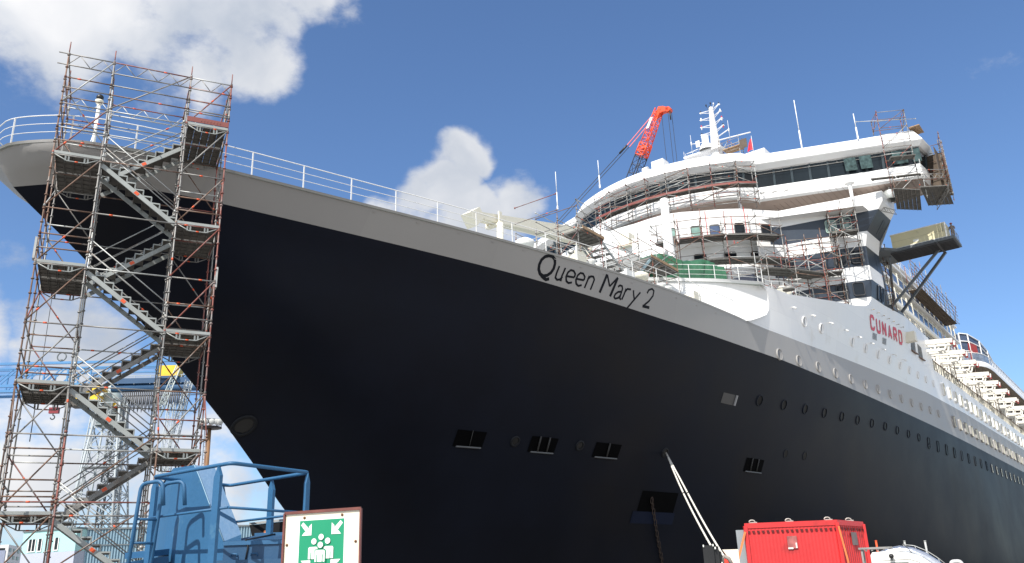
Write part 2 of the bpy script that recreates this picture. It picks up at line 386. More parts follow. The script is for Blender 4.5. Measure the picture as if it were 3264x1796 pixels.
# breakwater: a concave white wall sweeping inboard and forward from the side plating
m = MB(); rows = []
for v in (0, .15, .3, .45, .6, .75, .9, 1.0):
    fx, fz = smooth_interp(FRONT, v), lerp(18.4, 21.9, v)
    row = []
    for c in [i / 24 for i in range(25)]:
        # along the wall: from the side (c=0) to the apex near the centreline (c=1)
        back = (1 - (1 - min(c / .18, 1)) ** 2)
        x = fx - back * (fx - 55.6 + .9 * sin(pi * v)) * .6 - (18.6 * c) + .9 * sin(pi * min(1, c * 1.2)) * 1.0
        y = lerp(-20.4 + .12 * v, CL + .3, c ** .92)
        row.append(S(x, y, fz if c > 0 else fz))
    rows.append(row)
m.grid(rows)
m.build('breakwater', WHITE, SHIP)
BWTOP = rows[-1]
m = MB(); tl = [p - Vector((0, 0, .25)) for p in BWTOP]
for a, b in zip(tl, tl[1:]):
    m.face([a, b, b + EA * 34, a + EA * 26])
m.build('upper_foredeck', mat('deck_grey', (.30, .33, .31)), SHIP)

# ------------------------------------------------------------------ bridge
def arc(o): return 71.5 + 3.0 * (o / 10.1) ** 2
BR = [(83.8, -11.2), (81.5, -11.4), (79.6, -16.2), (77.7, -21.0), (75.94, -25.6), (74.73, -26.1)]
ARCN = 20
BR += [(arc(o), CL + o) for o in [9.2 - 18.4 * i / ARCN for i in range(ARCN + 1)]]
BR += [(74.73, CL - 10.1), (75.94, CL - 10.6), (77.7, CL - 15.2), (79.6, CL - 20), (81.5, CL - 24.8), (83.8, CL - 25)]
def inset(line, d):
    out = []
    for i, p in enumerate(line):
        a, b = line[max(0, i - 1)], line[min(len(line) - 1, i + 1)]
        tx, ty = b[0] - a[0], b[1] - a[1]; l = hypot(tx, ty)
        nx, ny = -ty / l, tx / l
        if nx < 0 and abs(nx) > .3: nx, ny = -nx, -ny
        if i in (0, 1) and p[1] > -12: nx, ny = .5, -.87
        if i >= len(line) - 2: nx, ny = .5, .87
        out.append((p[0] + nx * d, p[1] + ny * d))
    return out
def band(levels):   # levels: (inset, z)
    return [[S(x, y, z) for x, y in inset(BR, d)] for d, z in levels]
m = MB(); r = band([(.75, 39.9), (.5, 39.95), (.05, 40.38), (0, 40.45)]); m.grid(r, smooth=False)
r2 = band([(0, 40.45), (.9, 41.82), (1.1, 41.9)]); m.grid(r2, smooth=False)
BK = 92
def backline(z): return [S(88, CL - 23, z), S(87, CL - 14, z), S(92, CL - 8, z), S(92, -28, z), S(86.6, -21.5, z), S(86.2, -11.8, z)]
m.face([p for p in r2[-1]] + backline(41.9))
m.face([r2[0][0], r2[1][0], r2[2][0], S(86.2, -11.8, 41.9), S(86.4, -11.4, 40.45)]); m.face([r[0][0], r[1][0], r[2][0], r[3][0], S(86.4, -11.4, 40.45), S(86.2, -11.8, 39.9)])
m.face([p for p in r[0]] + backline(39.9))
m.build('bridge_roof', WHITE, SHIP)
m = MB(); m.grid(band([(.75, 39.92), (1.05, 38.25)]), smooth=False)
e0 = band([(.75, 39.92), (1.05, 38.25)])
m.face([e0[0][0], e0[1][0], S(86.2, -11.9, 38.25), S(86.2, -11.9, 39.92)])
gl = m.build('bridge_window_band', GLASSD, SHIP)
MULL = mat('mullion_grey', (.035, .05, .06), .4, var=.15)
def along(line, step):   # points every step metres along a plan line
    pts = []; acc = 0
    for a, b in zip(line, line[1:]):
        l = hypot(b[0] - a[0], b[1] - a[1]); n = max(1, round(l / step))
        for k in range(n): pts.append((lerp(a[0], b[0], k / n), lerp(a[1], b[1], k / n)))
    return pts + [line[-1]]
up_, lo_ = inset(BR, .72), inset(BR, 1.0)
for (a, b) in zip(along(up_[:6] + up_[6::4], 1.7), along(lo_[:6] + lo_[6::4], 1.7)):
    m = MB(); m.bar(S(a[0], a[1], 39.9), S(b[0], b[1], 38.27), .22, .10, up=EA); m.build('mullion', MULL, gl)
m = MB(); m.path([S(x, y, 39.55) for x, y in inset(BR, .62)], .03, 5)
for (a, b) in zip(along(inset(BR, .62), 3.0), along(inset(BR, .72), 3.0)): m.tube(S(a[0], a[1], 39.55), S(b[0], b[1], 39.93), .02, 4)
m.build('window_wash_rail', GALV, gl)
# greenish mottled panels set before the dark bridge glass near the port wing
for (x0, y0, x1, y1) in ((79.33, -18.2, 79.72, -17.2), (79.83, -16.9, 80.25, -15.9), (81.0, -14.2, 81.5, -13.0), (81.65, -12.6, 81.95, -11.9)):
    m = MB(); m.box6([S(x0 + .03, y0, 38.5), S(x1 + .03, y1, 38.5), S(x1 + .05, y1, 38.45), S(x0 + .05, y0, 38.45), S(x0 - .22, y0, 39.7), S(x1 - .22, y1, 39.7), S(x1 - .2, y1, 39.7), S(x0 - .2, y0, 39.7)])
    m.build('window_pane', mat('pane_greenish', (.05, .085, .085), .2, var=.7, scale=2.2), gl)
m = MB(); m.grid(band([(1.05, 38.25), (.8, 38.2), (.75, 37.2), (.8, 36.95), (1.0, 36.75)]), smooth=False)
e1 = band([(.8, 38.2), (1.0, 36.75)]); m.face([e1[0][0], e1[1][0], S(86.2, -11.9, 36.75), S(86.2, -11.9, 38.2)])
for p in along(inset(BR, .74)[:6], 2.0)[1:]: m.tube(S(p[0], p[1], 37.25), S(p[0] + .25, p[1], 36.76), .035, 4)
m.build('bridge_front_plating', WHITE, SHIP)
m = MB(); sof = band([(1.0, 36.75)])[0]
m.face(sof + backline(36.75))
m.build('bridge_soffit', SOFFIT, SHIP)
m = MB()
for k in range(46):
    y = -13.2 - k * .55
    if y < -25.5: continue
    m.sbox(78.5 + (2.4 if y > -18 else 0), 86, y - .012, y + .012, 36.72, 36.745)
m.build('soffit_seams', mat('seam', (.28, .22, .2), .7), SHIP)
# recessed wall behind the open gallery under the bridge and its pillars
m = MB(); m.sbox(82, 82.2, CL - 20, -16.5, 33.4, 36.74); m.build('gallery_back_wall', mat('gallery_wall', (.55, .52, .48), .6), SHIP)
m = MB(); m.face([S(69.9, CL, 34.0), S(74.4, -26.2, 34.0), S(78, -17, 34.0), S(82, -16.8, 34), S(82, CL, 34)]); m.build('gallery_deck', WHITE, SHIP)
for x, y in ((78.6, -27.1), (74.6, -27.3), (78.5, -17.9)):
    m = MB(); m.tube(S(x, y, 34), S(x, y, 36.74), .16, 10)
    if y > -18: m.lathe(S(x, y, 36.3), (0, 0, 1), [(0, .16), (.2, .2), (.35, .3), (.43, .45)], 14)
    m.build('gallery_pillar', WHITE, SHIP)

# ------------------------------------------------------------------ superstructure front: curved centre, flat port bay with blue bands, flared corner
FP = [(69.6, CL), (69.5, -34.5), (69.6, -32.8), (70.2, -31.4), (71.1, -30.0), (72.1, -28.3), (73.1, -27.0), (74.1, -26.0), (75.2, -25.1), (76.2, -24.2), (76.7, -23.1), (77.6, -21.3), (78.7, -19.3), (79.6, -17.6)]
FS = [(x, 2 * CL - y) for x, y in reversed(FP[1:])]
LINE = FS + FP
NC = len(FS) + 8                       # index where the centre ends and the port bay starts
def corner_y(z): return interp([(22, -19.4), (24.3, -18.75), (25.08, -18.15), (26.7, -17.85), (30.03, -17.8), (31.45, -17.45), (33.3, -16.1), (33.75, -15.65), (35, -15.5)], z)
def tilt(y): return .72 * min(1, max(0, (y + 24) / 6.5))
def front_row(z, ins=0.0, centre_only=False):
    pts = [(x + ins, y) for x, y in LINE]
    out = [S(x, y, z + tilt(y)) for x, y in pts[:-1]]
    cy = corner_y(z)
    out.append(S(79.9, cy, z + .72))
    out.append(S(83.6, cy + .15, z + .72))
    return out
ZB = [22, 25.08, 26.7, 28.1, 30.03, 31.45, 33.3, 34.0, 35.0]
m = MB()
for i, (z0, z1) in enumerate(zip(ZB, ZB[1:])):
    blue = (z0, z1) in ((25.08, 26.7), (28.1, 30.03), (31.45, 33.3))
    n = 3 if (z0, z1) == (31.45, 33.3) else 1
    for k in range(n):
        a, b = lerp(z0, z1, k / n), lerp(z0, z1, (k + 1) / n)
        rows = [front_row(a), front_row(b)]
        j0 = len(LINE) - 5 if z1 <= 32 else NC - 1
        port = [r[NC - 1:] for r in rows]
        bl = 1 if blue else 0
        m.grid(port, smooth=False, mfun=lambda ii, jj: bl if jj >= (1 if z0 > 31 else 1) else 0)
m.build('superstructure_front', [WHITE, BANDBLUE], SHIP)
m = MB()
for a, b in ((32.0, 34.0), (34.0, 35.0)):
    lean = .12 if a > 33 else 0
    m.grid([[S(x - (0 if k == 0 else lean), y, z) for x, y in LINE[:NC]] for k, z in enumerate((a, b))])
topl = [S(x - (.12 if i < NC else 0), y, 35.0 + tilt(y)) for i, (x, y) in enumerate(LINE)]
m.grid([topl, [p + EA * .22 + Vector((0, 0, .02)) for p in topl], [p + EA * .22 - Vector((0, 0, 1.0)) for p in topl]], smooth=False)
m.grid([[S(x, y, 32.0) for x, y in LINE[:NC]], [S(x + 1.9, y, 31.95) for x, y in LINE[:NC]]], smooth=False)
m.grid([[S(x + 1.9, y, 31.95) for x, y in LINE[:NC]], [S(x + 1.6, y, 29.0) for x, y in LINE[:NC]], [S(x + .3, y, 28.4) for x, y in LINE[:NC]], [S(x + .3, y, 27.8) for x, y in LINE[:NC]], [S(x + 2.4, y, 27.6) for x, y in LINE[:NC]], [S(x + 2.4, y, 22) for x, y in LINE[:NC]]], smooth=False)
m.build('superstructure_centre', WHITE, SHIP)
m = MB(); p0 = front_row(35.0)[-3:]; 
m.face([S(79.5, -17.6, 35.7), S(79.9, -15.5, 35.72), S(83.6, -15.35, 35.72), S(85.5, -17, 35.7)]); m.face([S(83.6, -15.35, 35.72), S(83.6, -15.95, 34.0), S(83.8, -17.7, 31), S(83.8, -18.2, 25), S(86, -20, 25), S(86, -18, 35.7)])
m.build('corner_cap', WHITE, SHIP)
# rounded windows
def round_window(name, P, U, V, w, h, glass, rim, parent, r=.18, proud=.05, depth=.06):
    """P centre, U across, V up, N outward"""
    U, V = U.normalized(), V.normalized(); Nn = U.cross(V)
    if Nn.dot(-EA) < 0 and Nn.dot(NP) < 0: Nn = -Nn
    pts = []
    for cx, cy, a0 in ((w / 2 - r, h / 2 - r, 0), (-w / 2 + r, h / 2 - r, 90), (-w / 2 + r, -h / 2 + r, 180), (w / 2 - r, -h / 2 + r, 270)):
        for k in range(4):
            t = radians(a0 + 30 * k); pts.append((cx + r * cos(t), cy + r * sin(t)))
    g = MB(); g.face([P + U * a + V * b + Nn * proud for a, b in pts]); o = g.build(name, glass, parent)
    f = MB(); pc = [P + U * a * 1.02 + V * b * 1.02 for a, b in pts]
    f.grid([[p for p in pc + pc[:1]], [p + Nn * (proud + depth) for p in pc + pc[:1]], [P + U * a * .93 + V * b * .93 + Nn * (proud + depth) for a, b in pts + pts[:1]], [P + U * a * .93 + V * b * .93 + Nn * proud for a, b in pts + pts[:1]]], smooth=False)
    f.build('frame', rim, o)
    return o
Zv = Vector((0, 0, 1))
def front_x(y):
    t = sorted((yy, xx) for xx, yy in LINE); return interp(t, y)
def front_frame(y):
    a, b = front_x(y - .3), front_x(y + .3); U = S(b, y + .3) - S(a, y - .3); U.z = 0
    return U
GR = mat('window_frame_dark', (.05, .05, .055), .5)
for y, g in ((-30.5, GLASSG), (-29.0, GLASSB), (-27.1, GLASSD), (-25.3, GLASSD), (-32.6, GLASSG)):
    round_window('window', S(front_x(y), y, 32.95), front_frame(y), Zv, .95, 1.05, g, GR, SHIP)
for y, g in ((-31.0, GLASSD), (-28.6, GLASSD), (-26.6, GLASSD)):
    round_window('window', S(front_x(y) + 1.75, y, 30.6), front_frame(y), Zv, 1.15, 1.1, g, GR, SHIP)
for y, z, w in ((-20.2, 32.4, 1.0), (-19.0, 32.4, 1.0), (-19.9, 29.0, 1.0), (-18.6, 29.0, 1.0), (-24.0, 29.2, 1.1), (-20.2, 25.9, 1.0), (-18.9, 25.9, 1.0), (-24.0, 25.9, 1.1)):
    round_window('window', S(front_x(min(y, -17.7)), y, z + tilt(y)), front_frame(min(y, -18.2)), Zv, w, 1.25, GLASSD if z < 31 else mat('pane_light', (.20, .29, .27), .12, var=.5, scale=1.2), mat('frame_green', (.42, .55, .48), .5) if z > 31 else GR, SHIP)
for x, z, h in ((82.3, 32.3, 1.5), (82.6, 29.1, 1.6), (81.9, 25.9, 1.4), (82.9, 25.9, 1.4)):
    cy = corner_y(z); dy = corner_y(z + .7) - corner_y(z - .7)
    round_window('side_window', S(x, cy + .12, z + .72), EA * -1, Vector((0, 0, 1.4)) + NP * dy, .55, h, GLASSD, BANDBLUE, SHIP, r=.12, proud=.03)

# ------------------------------------------------------------------ portholes, shell doors, lettering on the hull
def port_frame(sx, z, yf):
    P = S(sx, yf(sx, z), z); A = S(sx + .4, yf(sx + .4, z), z) - S(sx - .4, yf(sx - .4, z), z); B = S(sx, yf(sx, z + .4), z + .4) - S(sx, yf(sx, z - .4), z - .4)
    Nn = A.cross(B).normalized()
    if Nn.dot(NP) < 0: Nn = -Nn
    return P, A.normalized(), B.normalized(), Nn
def add_ring(m, P, A, B, Nn, rw, rh, wall, proud, n=18, mi=0):
    loops = []
    for k, d in ((1.06, -.05), (1.0, proud), (1 - wall / rw, proud), (1 - wall / rw, .012)):
        loops.append([P + A * rw * k * cos(2 * pi * i / n) + B * rh * k * sin(2 * pi * i / n) + Nn * d for i in range(n + 1)])
    m.grid(loops, mi)
def porthole(sx, z, yf, paint, r=.42, glass=GLASSD, wall=.05, proud=.09, rim=False):
    P, A, B, Nn = port_frame(sx, z, yf)
    m = MB(); add_ring(m, P, A, B, Nn, r, r, wall, proud); o = m.build('porthole', paint, SHIP)
    g = MB(); g.face([P + A * (r - .02) * cos(2 * pi * i / 18) + B * (r - .02) * sin(2 * pi * i / 18) + Nn * .02 for i in range(18)]); g.build('glass', glass, o)
    if rim:        # crescent of hull paint shaped to imitate the sunlit side of a recess
        c = MB(); tt = [-pi / 2 + pi * i / 10 for i in range(11)]; c.grid([[P + A * (r - .03) * cos(t) + B * (r - .03) * sin(t) + Nn * (proud - .01) for t in tt], [P + A * (r * .02) * cos(t) + B * (r - .03) * sin(t) + Nn * .03 for t in tt]], smooth=False); c.build('sunlit_crescent', paint, o)
SHELLG = mat("porthole_shade", (.12, .12, .125), .3, var=.2)  # mid-grey disc: shade of the recess put into the colour
def hy(x, z): return hull_y(x, z)
grey_row = [(59.44, 16.85), (62.84, 16.97)] + [(66.7 + 3.72 * i, 17.15 + .115 * i) for i in range(11)]
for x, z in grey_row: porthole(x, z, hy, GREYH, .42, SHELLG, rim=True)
white_row = [(64.58, 20.35), (67.9, 20.46)] + [(75.1 + 3.63 * i, 20.75 + .12 * i) for i in range(9)]
for x, z in white_row: porthole(x, z, shell_y, WHITE, .40, mat('porthole_pale_shade', (.17, .18, .20), .5, spec=.1), rim=True)  # pale grey discs carry the recess shade in their colour
for i in range(12):
    x = 58.15 + 3.6 * i; porthole(x, 13.54 + .1 * min(i, 7) + .04 * i, hy, BLACKH, .40, mat('porthole_dark', (.002, .002, .003), .4, var=.1, spec=.1), proud=.06)
for x, z in ((63.91, 10.48), (67.03, 10.57)): porthole(x, z, hy, BLACKH, .34, mat('porthole_dark', (.002, .002, .003)), proud=.03)
for x, z in ((37.08, 9.15), (41.74, 9.27), (49.27, 9.43)): porthole(x, z, hy, mat('fairlead_ring', (.010, .011, .014), .5, spec=.2), .30, BLACK, .1, .06)
porthole(23.9, 9.15, hy, mat('fairlead_ring', (.03, .032, .038)), .55, BLACK, .15, .08)
for i in range(9):
    x = 62.5 + 3.52 * i; z = 21.02 + .115 * i
    P, A, B, Nn = port_frame(x, z, shell_y); m = MB(); m.tube(P, P + Nn * .22, .05, 6); m.ball(P + Nn * .25 - Zv * .08, .09, 6); m.build('side_lamp', RAILW, SHIP)
for x, z in ((29.66, 18.2), (31.66, 18.19), (33.61, 18.19), (35.74, 18.18), (37.63, 18.13), (39.37, 18.11), (41.7, 18.09), (45.97, 18.07), (48.23, 18.08), (50.55, 18.08), (25.2, 18.2), (27.4, 18.2)):
    P, A, B, Nn = port_frame(x, z, hy); m = MB(); m.box(P - A * .07 - B * .015 - Nn * .02, A * .14, B * .03, Nn * .05); m.build('fender_lug', GREYH, SHIP)
def hull_panel(m, x0, z0, x1, z1, off, mi=0, yf=hy, skew=0.0):
    n = 6; rows = []
    for k in range(4):
        z = lerp(z0, z1, k / 3); rows.append([S(lerp(x0, x1, i / n) + skew * k / 3, yf(lerp(x0, x1, i / n), z) + off, z) for i in range(n + 1)])
    m.grid(rows, mi)
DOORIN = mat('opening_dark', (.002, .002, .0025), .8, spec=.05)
# mooring openings with a pale sill, posts and rollers inside
for (x0, x1, z0, z1, kind) in ((33.3, 35.1, 8.65, 9.45, 0), (38.1, 40.0, 8.7, 9.5, 1), (42.95, 45.1, 8.75, 9.55, 2), (58.6, 61.0, 8.9, 9.8, 3)):
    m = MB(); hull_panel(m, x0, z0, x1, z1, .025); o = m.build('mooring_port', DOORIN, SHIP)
    m = MB(); m.bar(S(x0 + .2, hy(x0, z0) + .08, z0), S(x1 - .15, hy(x1, z0) + .08, z0), .12, .07); m.build('sill', mat('sill_grey', (.09, .093, .097), .5), o)
    for q in ((.35, .7) if kind in (1, 3) else (.55,)):
        x = lerp(x0, x1, q); m = MB(); m.tube(S(x, hy(x, z0) + .06, z0), S(x - .12, hy(x, z1) + .06, z1), .05 if kind != 0 else .02, 8); m.build('roller', mat('roller', (.045, .045, .045), .5, spec=.2), o)
    if kind in (0, 2):
        x = lerp(x0, x1, .6); m = MB(); m.ball(S(x, hy(x, z0) + .03, z0 + .3), .12, 6, sz=.8); m.build('bitt', mat('bitt', (.22, .19, .16), .5), o)
m = MB(); hull_panel(m, 53.45, 12.85, 55.1, 13.5, .02); o = m.build('shell_door', mat('shell_door', (.035, .035, .038), .35), SHIP)
m = MB(); m.bar(S(55.1, hy(55.1, 12.85) + .05, 12.85), S(55.1, hy(55.1, 13.5) + .05, 13.5), .14, .1, up=EA); m.build('door_edge', mat('door_edge', (.35, .35, .36), .5), o)
# anchor pocket: a recessed looking plate box with lighter floor, and its rusty chain
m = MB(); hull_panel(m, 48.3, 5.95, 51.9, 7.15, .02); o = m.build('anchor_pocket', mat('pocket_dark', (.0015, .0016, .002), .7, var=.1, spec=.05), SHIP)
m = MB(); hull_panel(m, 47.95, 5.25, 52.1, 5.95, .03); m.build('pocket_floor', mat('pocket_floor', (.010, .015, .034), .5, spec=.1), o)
m = MB()
for i in range(12):
    z = 6.6 - .32 * i; x = 49.3 + .24 * i; y = hy(x, z) + .12
    pts = [S(x + .10 * cos(t) * (1 if i % 2 else .4), y + .03 * sin(t) + .06 * cos(t) * (0 if i % 2 else 1), z + .2 * sin(t)) for t in [2 * pi * k / 10 for k in range(10)]]
    m.path(pts, .035, 5, closed=True)
m.build('anchor_chain', mat('chain_rust', (.045, .028, .02), .8), o)
# windows cut in rows along the white strake, the grey band and the dark hull
WLIT = mat('window_lit_reveal', (.60, .57, .45), .4, var=.1)  # cream stands for sunlight falling on the aft side of the opening
PANED = mat('row_pane', (.012, .014, .017), .5, spec=.06)
def row_window(x, z, w, h, yf, lit, paint, glass, proud=.2):
    P, A, B, Nn = port_frame(x, z, yf)
    pts = []
    r = min(w * .45, .22)
    for cx, cy, a0 in ((w / 2 - r, h / 2 - r, 0), (-w / 2 + r, h / 2 - r, 90), (-w / 2 + r, -h / 2 + r, 180), (w / 2 - r, -h / 2 + r, 270)):
        for k in range(4):
            t = radians(a0 + 30 * k); pts.append((cx + r * cos(t), cy + r * sin(t)))
    f = MB(); q = pts + pts[:1]
    f.grid([[P + A * a + B * b - Nn * .03 for a, b in q], [P + A * a + B * b + Nn * proud for a, b in q], [P + A * a * .9 + B * b * .94 + Nn * proud for a, b in q], [P + A * a * .9 + B * b * .94 + Nn * .02 for a, b in q]], smooth=False)
    o = f.build('window', paint, SHIP)
    g = MB(); g.face([P + A * a * .91 + B * b * .95 + Nn * .025 for a, b in pts]); g.build('pane', glass, o)
    if lit:      # sunlight put into the cream of the splayed aft jamb of the recess
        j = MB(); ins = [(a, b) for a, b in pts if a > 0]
        j.grid([[P + A * a * .9 + B * b * .93 + Nn * (proud - .01) for a, b in ins], [P + A * (w * .08) + B * b * .93 + Nn * .03 for a, b in ins]], smooth=False); j.build('sunlit_jamb', WLIT, o)
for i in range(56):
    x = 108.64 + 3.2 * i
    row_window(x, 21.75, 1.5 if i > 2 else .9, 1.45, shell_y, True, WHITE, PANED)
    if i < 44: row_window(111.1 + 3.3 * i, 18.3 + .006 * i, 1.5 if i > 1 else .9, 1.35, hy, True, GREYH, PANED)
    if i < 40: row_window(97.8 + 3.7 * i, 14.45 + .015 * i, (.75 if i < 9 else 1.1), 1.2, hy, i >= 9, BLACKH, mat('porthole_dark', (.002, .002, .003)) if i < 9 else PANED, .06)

# lettering: strokes laid on the curved plating
def ribbon(m, pts, w, yf, off, idx, mi=0):
    if not isinstance(w, (list, tuple)): w = [w] * len(pts)
    def Q(x, z): return S(x, yf(x, z) + off + idx[0] * .00015, z)
    for i in range(len(pts) - 1):
        (x0, z0), (x1, z1) = pts[i], pts[i + 1]; l = hypot(x1 - x0, z1 - z0)
        nx, nz = -(z1 - z0) / l, (x1 - x0) / l; a, b = w[i] / 2, w[i + 1] / 2
        idx[0] += 1
        m.face([Q(x0 + nx * a, z0 + nz * a), Q(x1 + nx * b, z1 + nz * b), Q(x1 - nx * b, z1 - nz * b), Q(x0 - nx * a, z0 - nz * a)], mi)
        if i: idx[0] += 1; m.face([Q(x0 + a * cos(t), z0 + a * sin(t)) for t in [2 * pi * k / 10 for k in range(10)]], mi)
NAME = [('Q', [(0.165, [(35.27, 18.26), (35.51, 18.27), (35.72, 18.16), (35.81, 17.96), (35.81, 17.7), (35.71, 17.47), (35.52, 17.3), (35.27, 17.22), (35.04, 17.29), (34.88, 17.49), (34.83, 17.72), (34.88, 17.97), (35.04, 18.16), (35.27, 18.26)]), (0.165, [(35.14, 17.23), (35.31, 17.15), (35.52, 17.08), (35.7, 17.16)])]), ('u', [(0.135, [(36.14, 17.9), (36.08, 17.51), (36.08, 17.29), (36.22, 17.2), (36.4, 17.25), (36.53, 17.42)]), (0.135, [(36.57, 17.89), (36.48, 17.46), (36.48, 17.17)])]), ('e', [(0.135, [(36.8, 17.5), (37.33, 17.53)]), (0.135, [(37.33, 17.53), (37.34, 17.72), (37.17, 17.85), (36.97, 17.85), (36.82, 17.71), (36.76, 17.47), (36.85, 17.25), (37.03, 17.18), (37.25, 17.25)])]), ('e', [(0.135, [(37.51, 17.49), (38.04, 17.52)]), (0.135, [(38.04, 17.52), (38.05, 17.7), (37.88, 17.84), (37.68, 17.84), (37.53, 17.69), (37.47, 17.45), (37.56, 17.24), (37.74, 17.16), (37.96, 17.24)])]), ('n', [(0.135, [(38.35, 17.82), (38.28, 17.47), (38.2, 17.13)]), (0.135, [(38.28, 17.6), (38.46, 17.81), (38.66, 17.83), (38.77, 17.69), (38.72, 17.45), (38.65, 17.12)])]), ('M', [(0.165, [(39.63, 18.15), (39.5, 17.62), (39.36, 17.09)]), (0.135, [(39.65, 18.14), (39.85, 17.82), (40.01, 17.56)]), (0.135, [(40.01, 17.56), (40.25, 17.85), (40.51, 18.15)]), (0.165, [(40.5, 18.13), (40.34, 17.54), (40.19, 17.04)])]), ('a', [(0.135, [(40.66, 17.66), (40.79, 17.77), (40.97, 17.76), (41.04, 17.62), (40.99, 17.34), (40.95, 17.08), (41.08, 17.02)]), (0.135, [(41.02, 17.46), (40.74, 17.39), (40.56, 17.24), (40.5, 17.07), (40.61, 16.99), (40.83, 17.07), (40.96, 17.22)])]), ('r', [(0.135, [(41.33, 17.69), (41.25, 17.36), (41.14, 17.03)]), (0.135, [(41.27, 17.47), (41.43, 17.69), (41.73, 17.72)])]), ('y', [(0.135, [(41.95, 17.72), (42.03, 17.48), (42.15, 17.23)]), (0.135, [(42.57, 17.72), (42.14, 17.21), (41.89, 16.9), (41.66, 16.62)])]), ('2', [(0.135, [(43.16, 17.78), (43.26, 17.99), (43.53, 18.12), (43.73, 18.04), (43.71, 17.74), (43.43, 17.38), (43.02, 17.04)]), (0.165, [(42.93, 17.0), (43.54, 17.01)])])]
LETTER = mat('lettering_dark', (.007, .008, .012), .6, var=.1, spec=.15)
o = None
for ch, strokes in NAME:
    m = MB(); idx = [0]
    for w, pts in strokes: ribbon(m, pts, w * (1.0 if w > .14 else .82), hy, .008, idx)
    m.build('name_letter', LETTER, SHIP)
REDL = mat('lettering_red', (.60, .015, .03), .4, var=.05)
CUN = {'C': [[(1.0, .75), (1.0, .85), (.8, 1), (.2, 1), (0, .85), (0, .15), (.2, 0), (.8, 0), (1.0, .15), (1.0, .25)]], 'U': [[(0, 1), (0, .15), (.2, 0), (.8, 0), (1, .15), (1, 1)]],
       'N': [[(0, 0), (0, 1)], [(0, 1), (1, 0)], [(1, 0), (1, 1)]], 'A': [[(0, 0), (.5, 1)], [(.5, 1), (1, 0)], [(.2, .28), (.8, .28)]],
       'R': [[(0, 0), (0, 1), (.8, 1), (1, .87), (1, .62), (.8, .48), (0, .48)], [(.55, .48), (1, 0)]], 'D': [[(0, 0), (0, 1), (.75, 1), (1, .82), (1, .18), (.75, 0), (0, 0)]]}
for i, ch in enumerate('CUNARD'):
    m = MB(); idx = [0]; x0 = 79.95 + 1.82 * i; zb = 22.9 + .085 * i
    for st in CUN[ch]: ribbon(m, [(x0 + .12 + a * .98 - .5 * b, zb + .08 * a + b * 1.08) for a, b in st], .29, shell_y, .035, idx)
    m.build('company_letter', REDL, SHIP)
for i in range(7):
    x = 79.9 + 1.6 * i; z = 24.55 + .06 * i; y = shell_y(x, z); m = MB(); m.tube(S(x, y, z), S(x, y + .22, z + .05), .02, 5); m.ball(S(x, y + .24, z + .02), .06, 5); m.build('sign_lamp', mat('lamp_body', (.35, .30, .22), .5), SHIP)
for gx in (80.6, 83.6):
    for k in range(4):
        m = MB(); x = gx + .32 * k; z = 22.35 + .02 * k + (gx - 80.6) * .05; hull_panel(m, x, z - .3, x + .13, z + .3, .03, yf=shell_y); m.build('vent_louvre', GR, SHIP)
for x0 in (94.2, 97.9):
    m = MB(); hull_panel(m, x0, 23.55, x0 + 2.3, 24.95, .03, yf=shell_y, skew=-.4); o = m.build('embarkation_door', mat('door_recess', (.05, .048, .045), .5, var=.3), SHIP)
    m = MB(); m.bar(S(x0, shell_y(x0, 23.55) + .1, 23.55), S(x0 + 2.3, shell_y(x0, 23.55) + .1, 23.55), .16, .1); m.build('sill', RUSTB, o)
m = MB(); m.sbox(91.6, 92.4, -18.6, -17.4, 23.9, 24.9); m.build('fan_housing', CREAM, SHIP)
# ------------------------------------------------------------------ deck-edge railing (white) round the bow and along the side
def rail_run(pts, parent, name='railing', h=1.08, n_mid=2, post_every=2.3, mat_=None, r=.019, rp=.028, brace=False):
    """railing following a list of foot points: top rail, middle rails and separate stanchions"""
    mat_ = mat_ or RAILW
    m = MB(); m.path([p + Zv * h for p in pts], r * 1.15, 6)
    for k in range(n_mid): m.path([p + Zv * h * (k + 1) / (n_mid + 1) for p in pts], r * .8, 5)
    o = m.build(name, mat_, parent)
    acc = 0; last = None
    for a, b in zip(pts, pts[1:]):
        l = (b - a).length; d = post_every - acc if last is not None else 0
        while d <= l:
            p = a + (b - a) * (d / l) if l else a
            q = MB(); q.box(p - EA * rp - NP * rp * .5, EA * rp * 2, NP * rp, Zv * h); q.build('stanchion', mat_, o); d += post_every; last = p
        acc = l - (d - post_every)
    return o
edge = []
for t in [0.02, .08, .2, .4, .7, 1.2, 1.8, 2.6, 3.6, 4.8, 6.2, 8, 10, 12.5, 15, 18, 21, 24, 27, 30, 33, 36, 39, 41.5]:
    sx = 11.8 + t; edge.append(S(sx, CLH + halfb(18.45, t, sx) - .08, 18.47))
stb = []
for t in [.08, .2, .4, .7, 1.2, 1.8, 2.6, 3.6, 4.8, 6.2, 8, 10, 14, 20]:
    sx = 11.8 + t; stb.append(S(sx, CLH - halfb(18.45, t, sx) * (.6 + .4 * min(1, max(0, (sx - 18) / 30))) + .08, 18.47))
rail_run(list(reversed(stb)) + edge, SHIP)
# thinner wire rail in front of the breakwater and on its top, on the side plating and promenade
rail_run([S(x, hull_y(x, 18.4) - .1, 18.45) for x in (53.6, 54.4, 55.2)], SHIP, r=.02)
rail_run([p + EA * .25 for p in BWTOP[:9]], SHIP, r=.02, rp=.032, post_every=1.9)
rail_run([S(x, shell_y(x, 22) - .35, interp(SIDETOP, x) - .35 if x < 62 else 22.0 - .03 * (x - 62)) for x in (58, 60, 62, 64, 66, 68.3)], SHIP, post_every=2.1, r=.02)
rail_run([S(x, shell_y(x, 26) - .2, interp(SIDETOP, x)) for x in (88, 91, 94, 97, 100, 103, 106)], SHIP, post_every=1.5, n_mid=3)
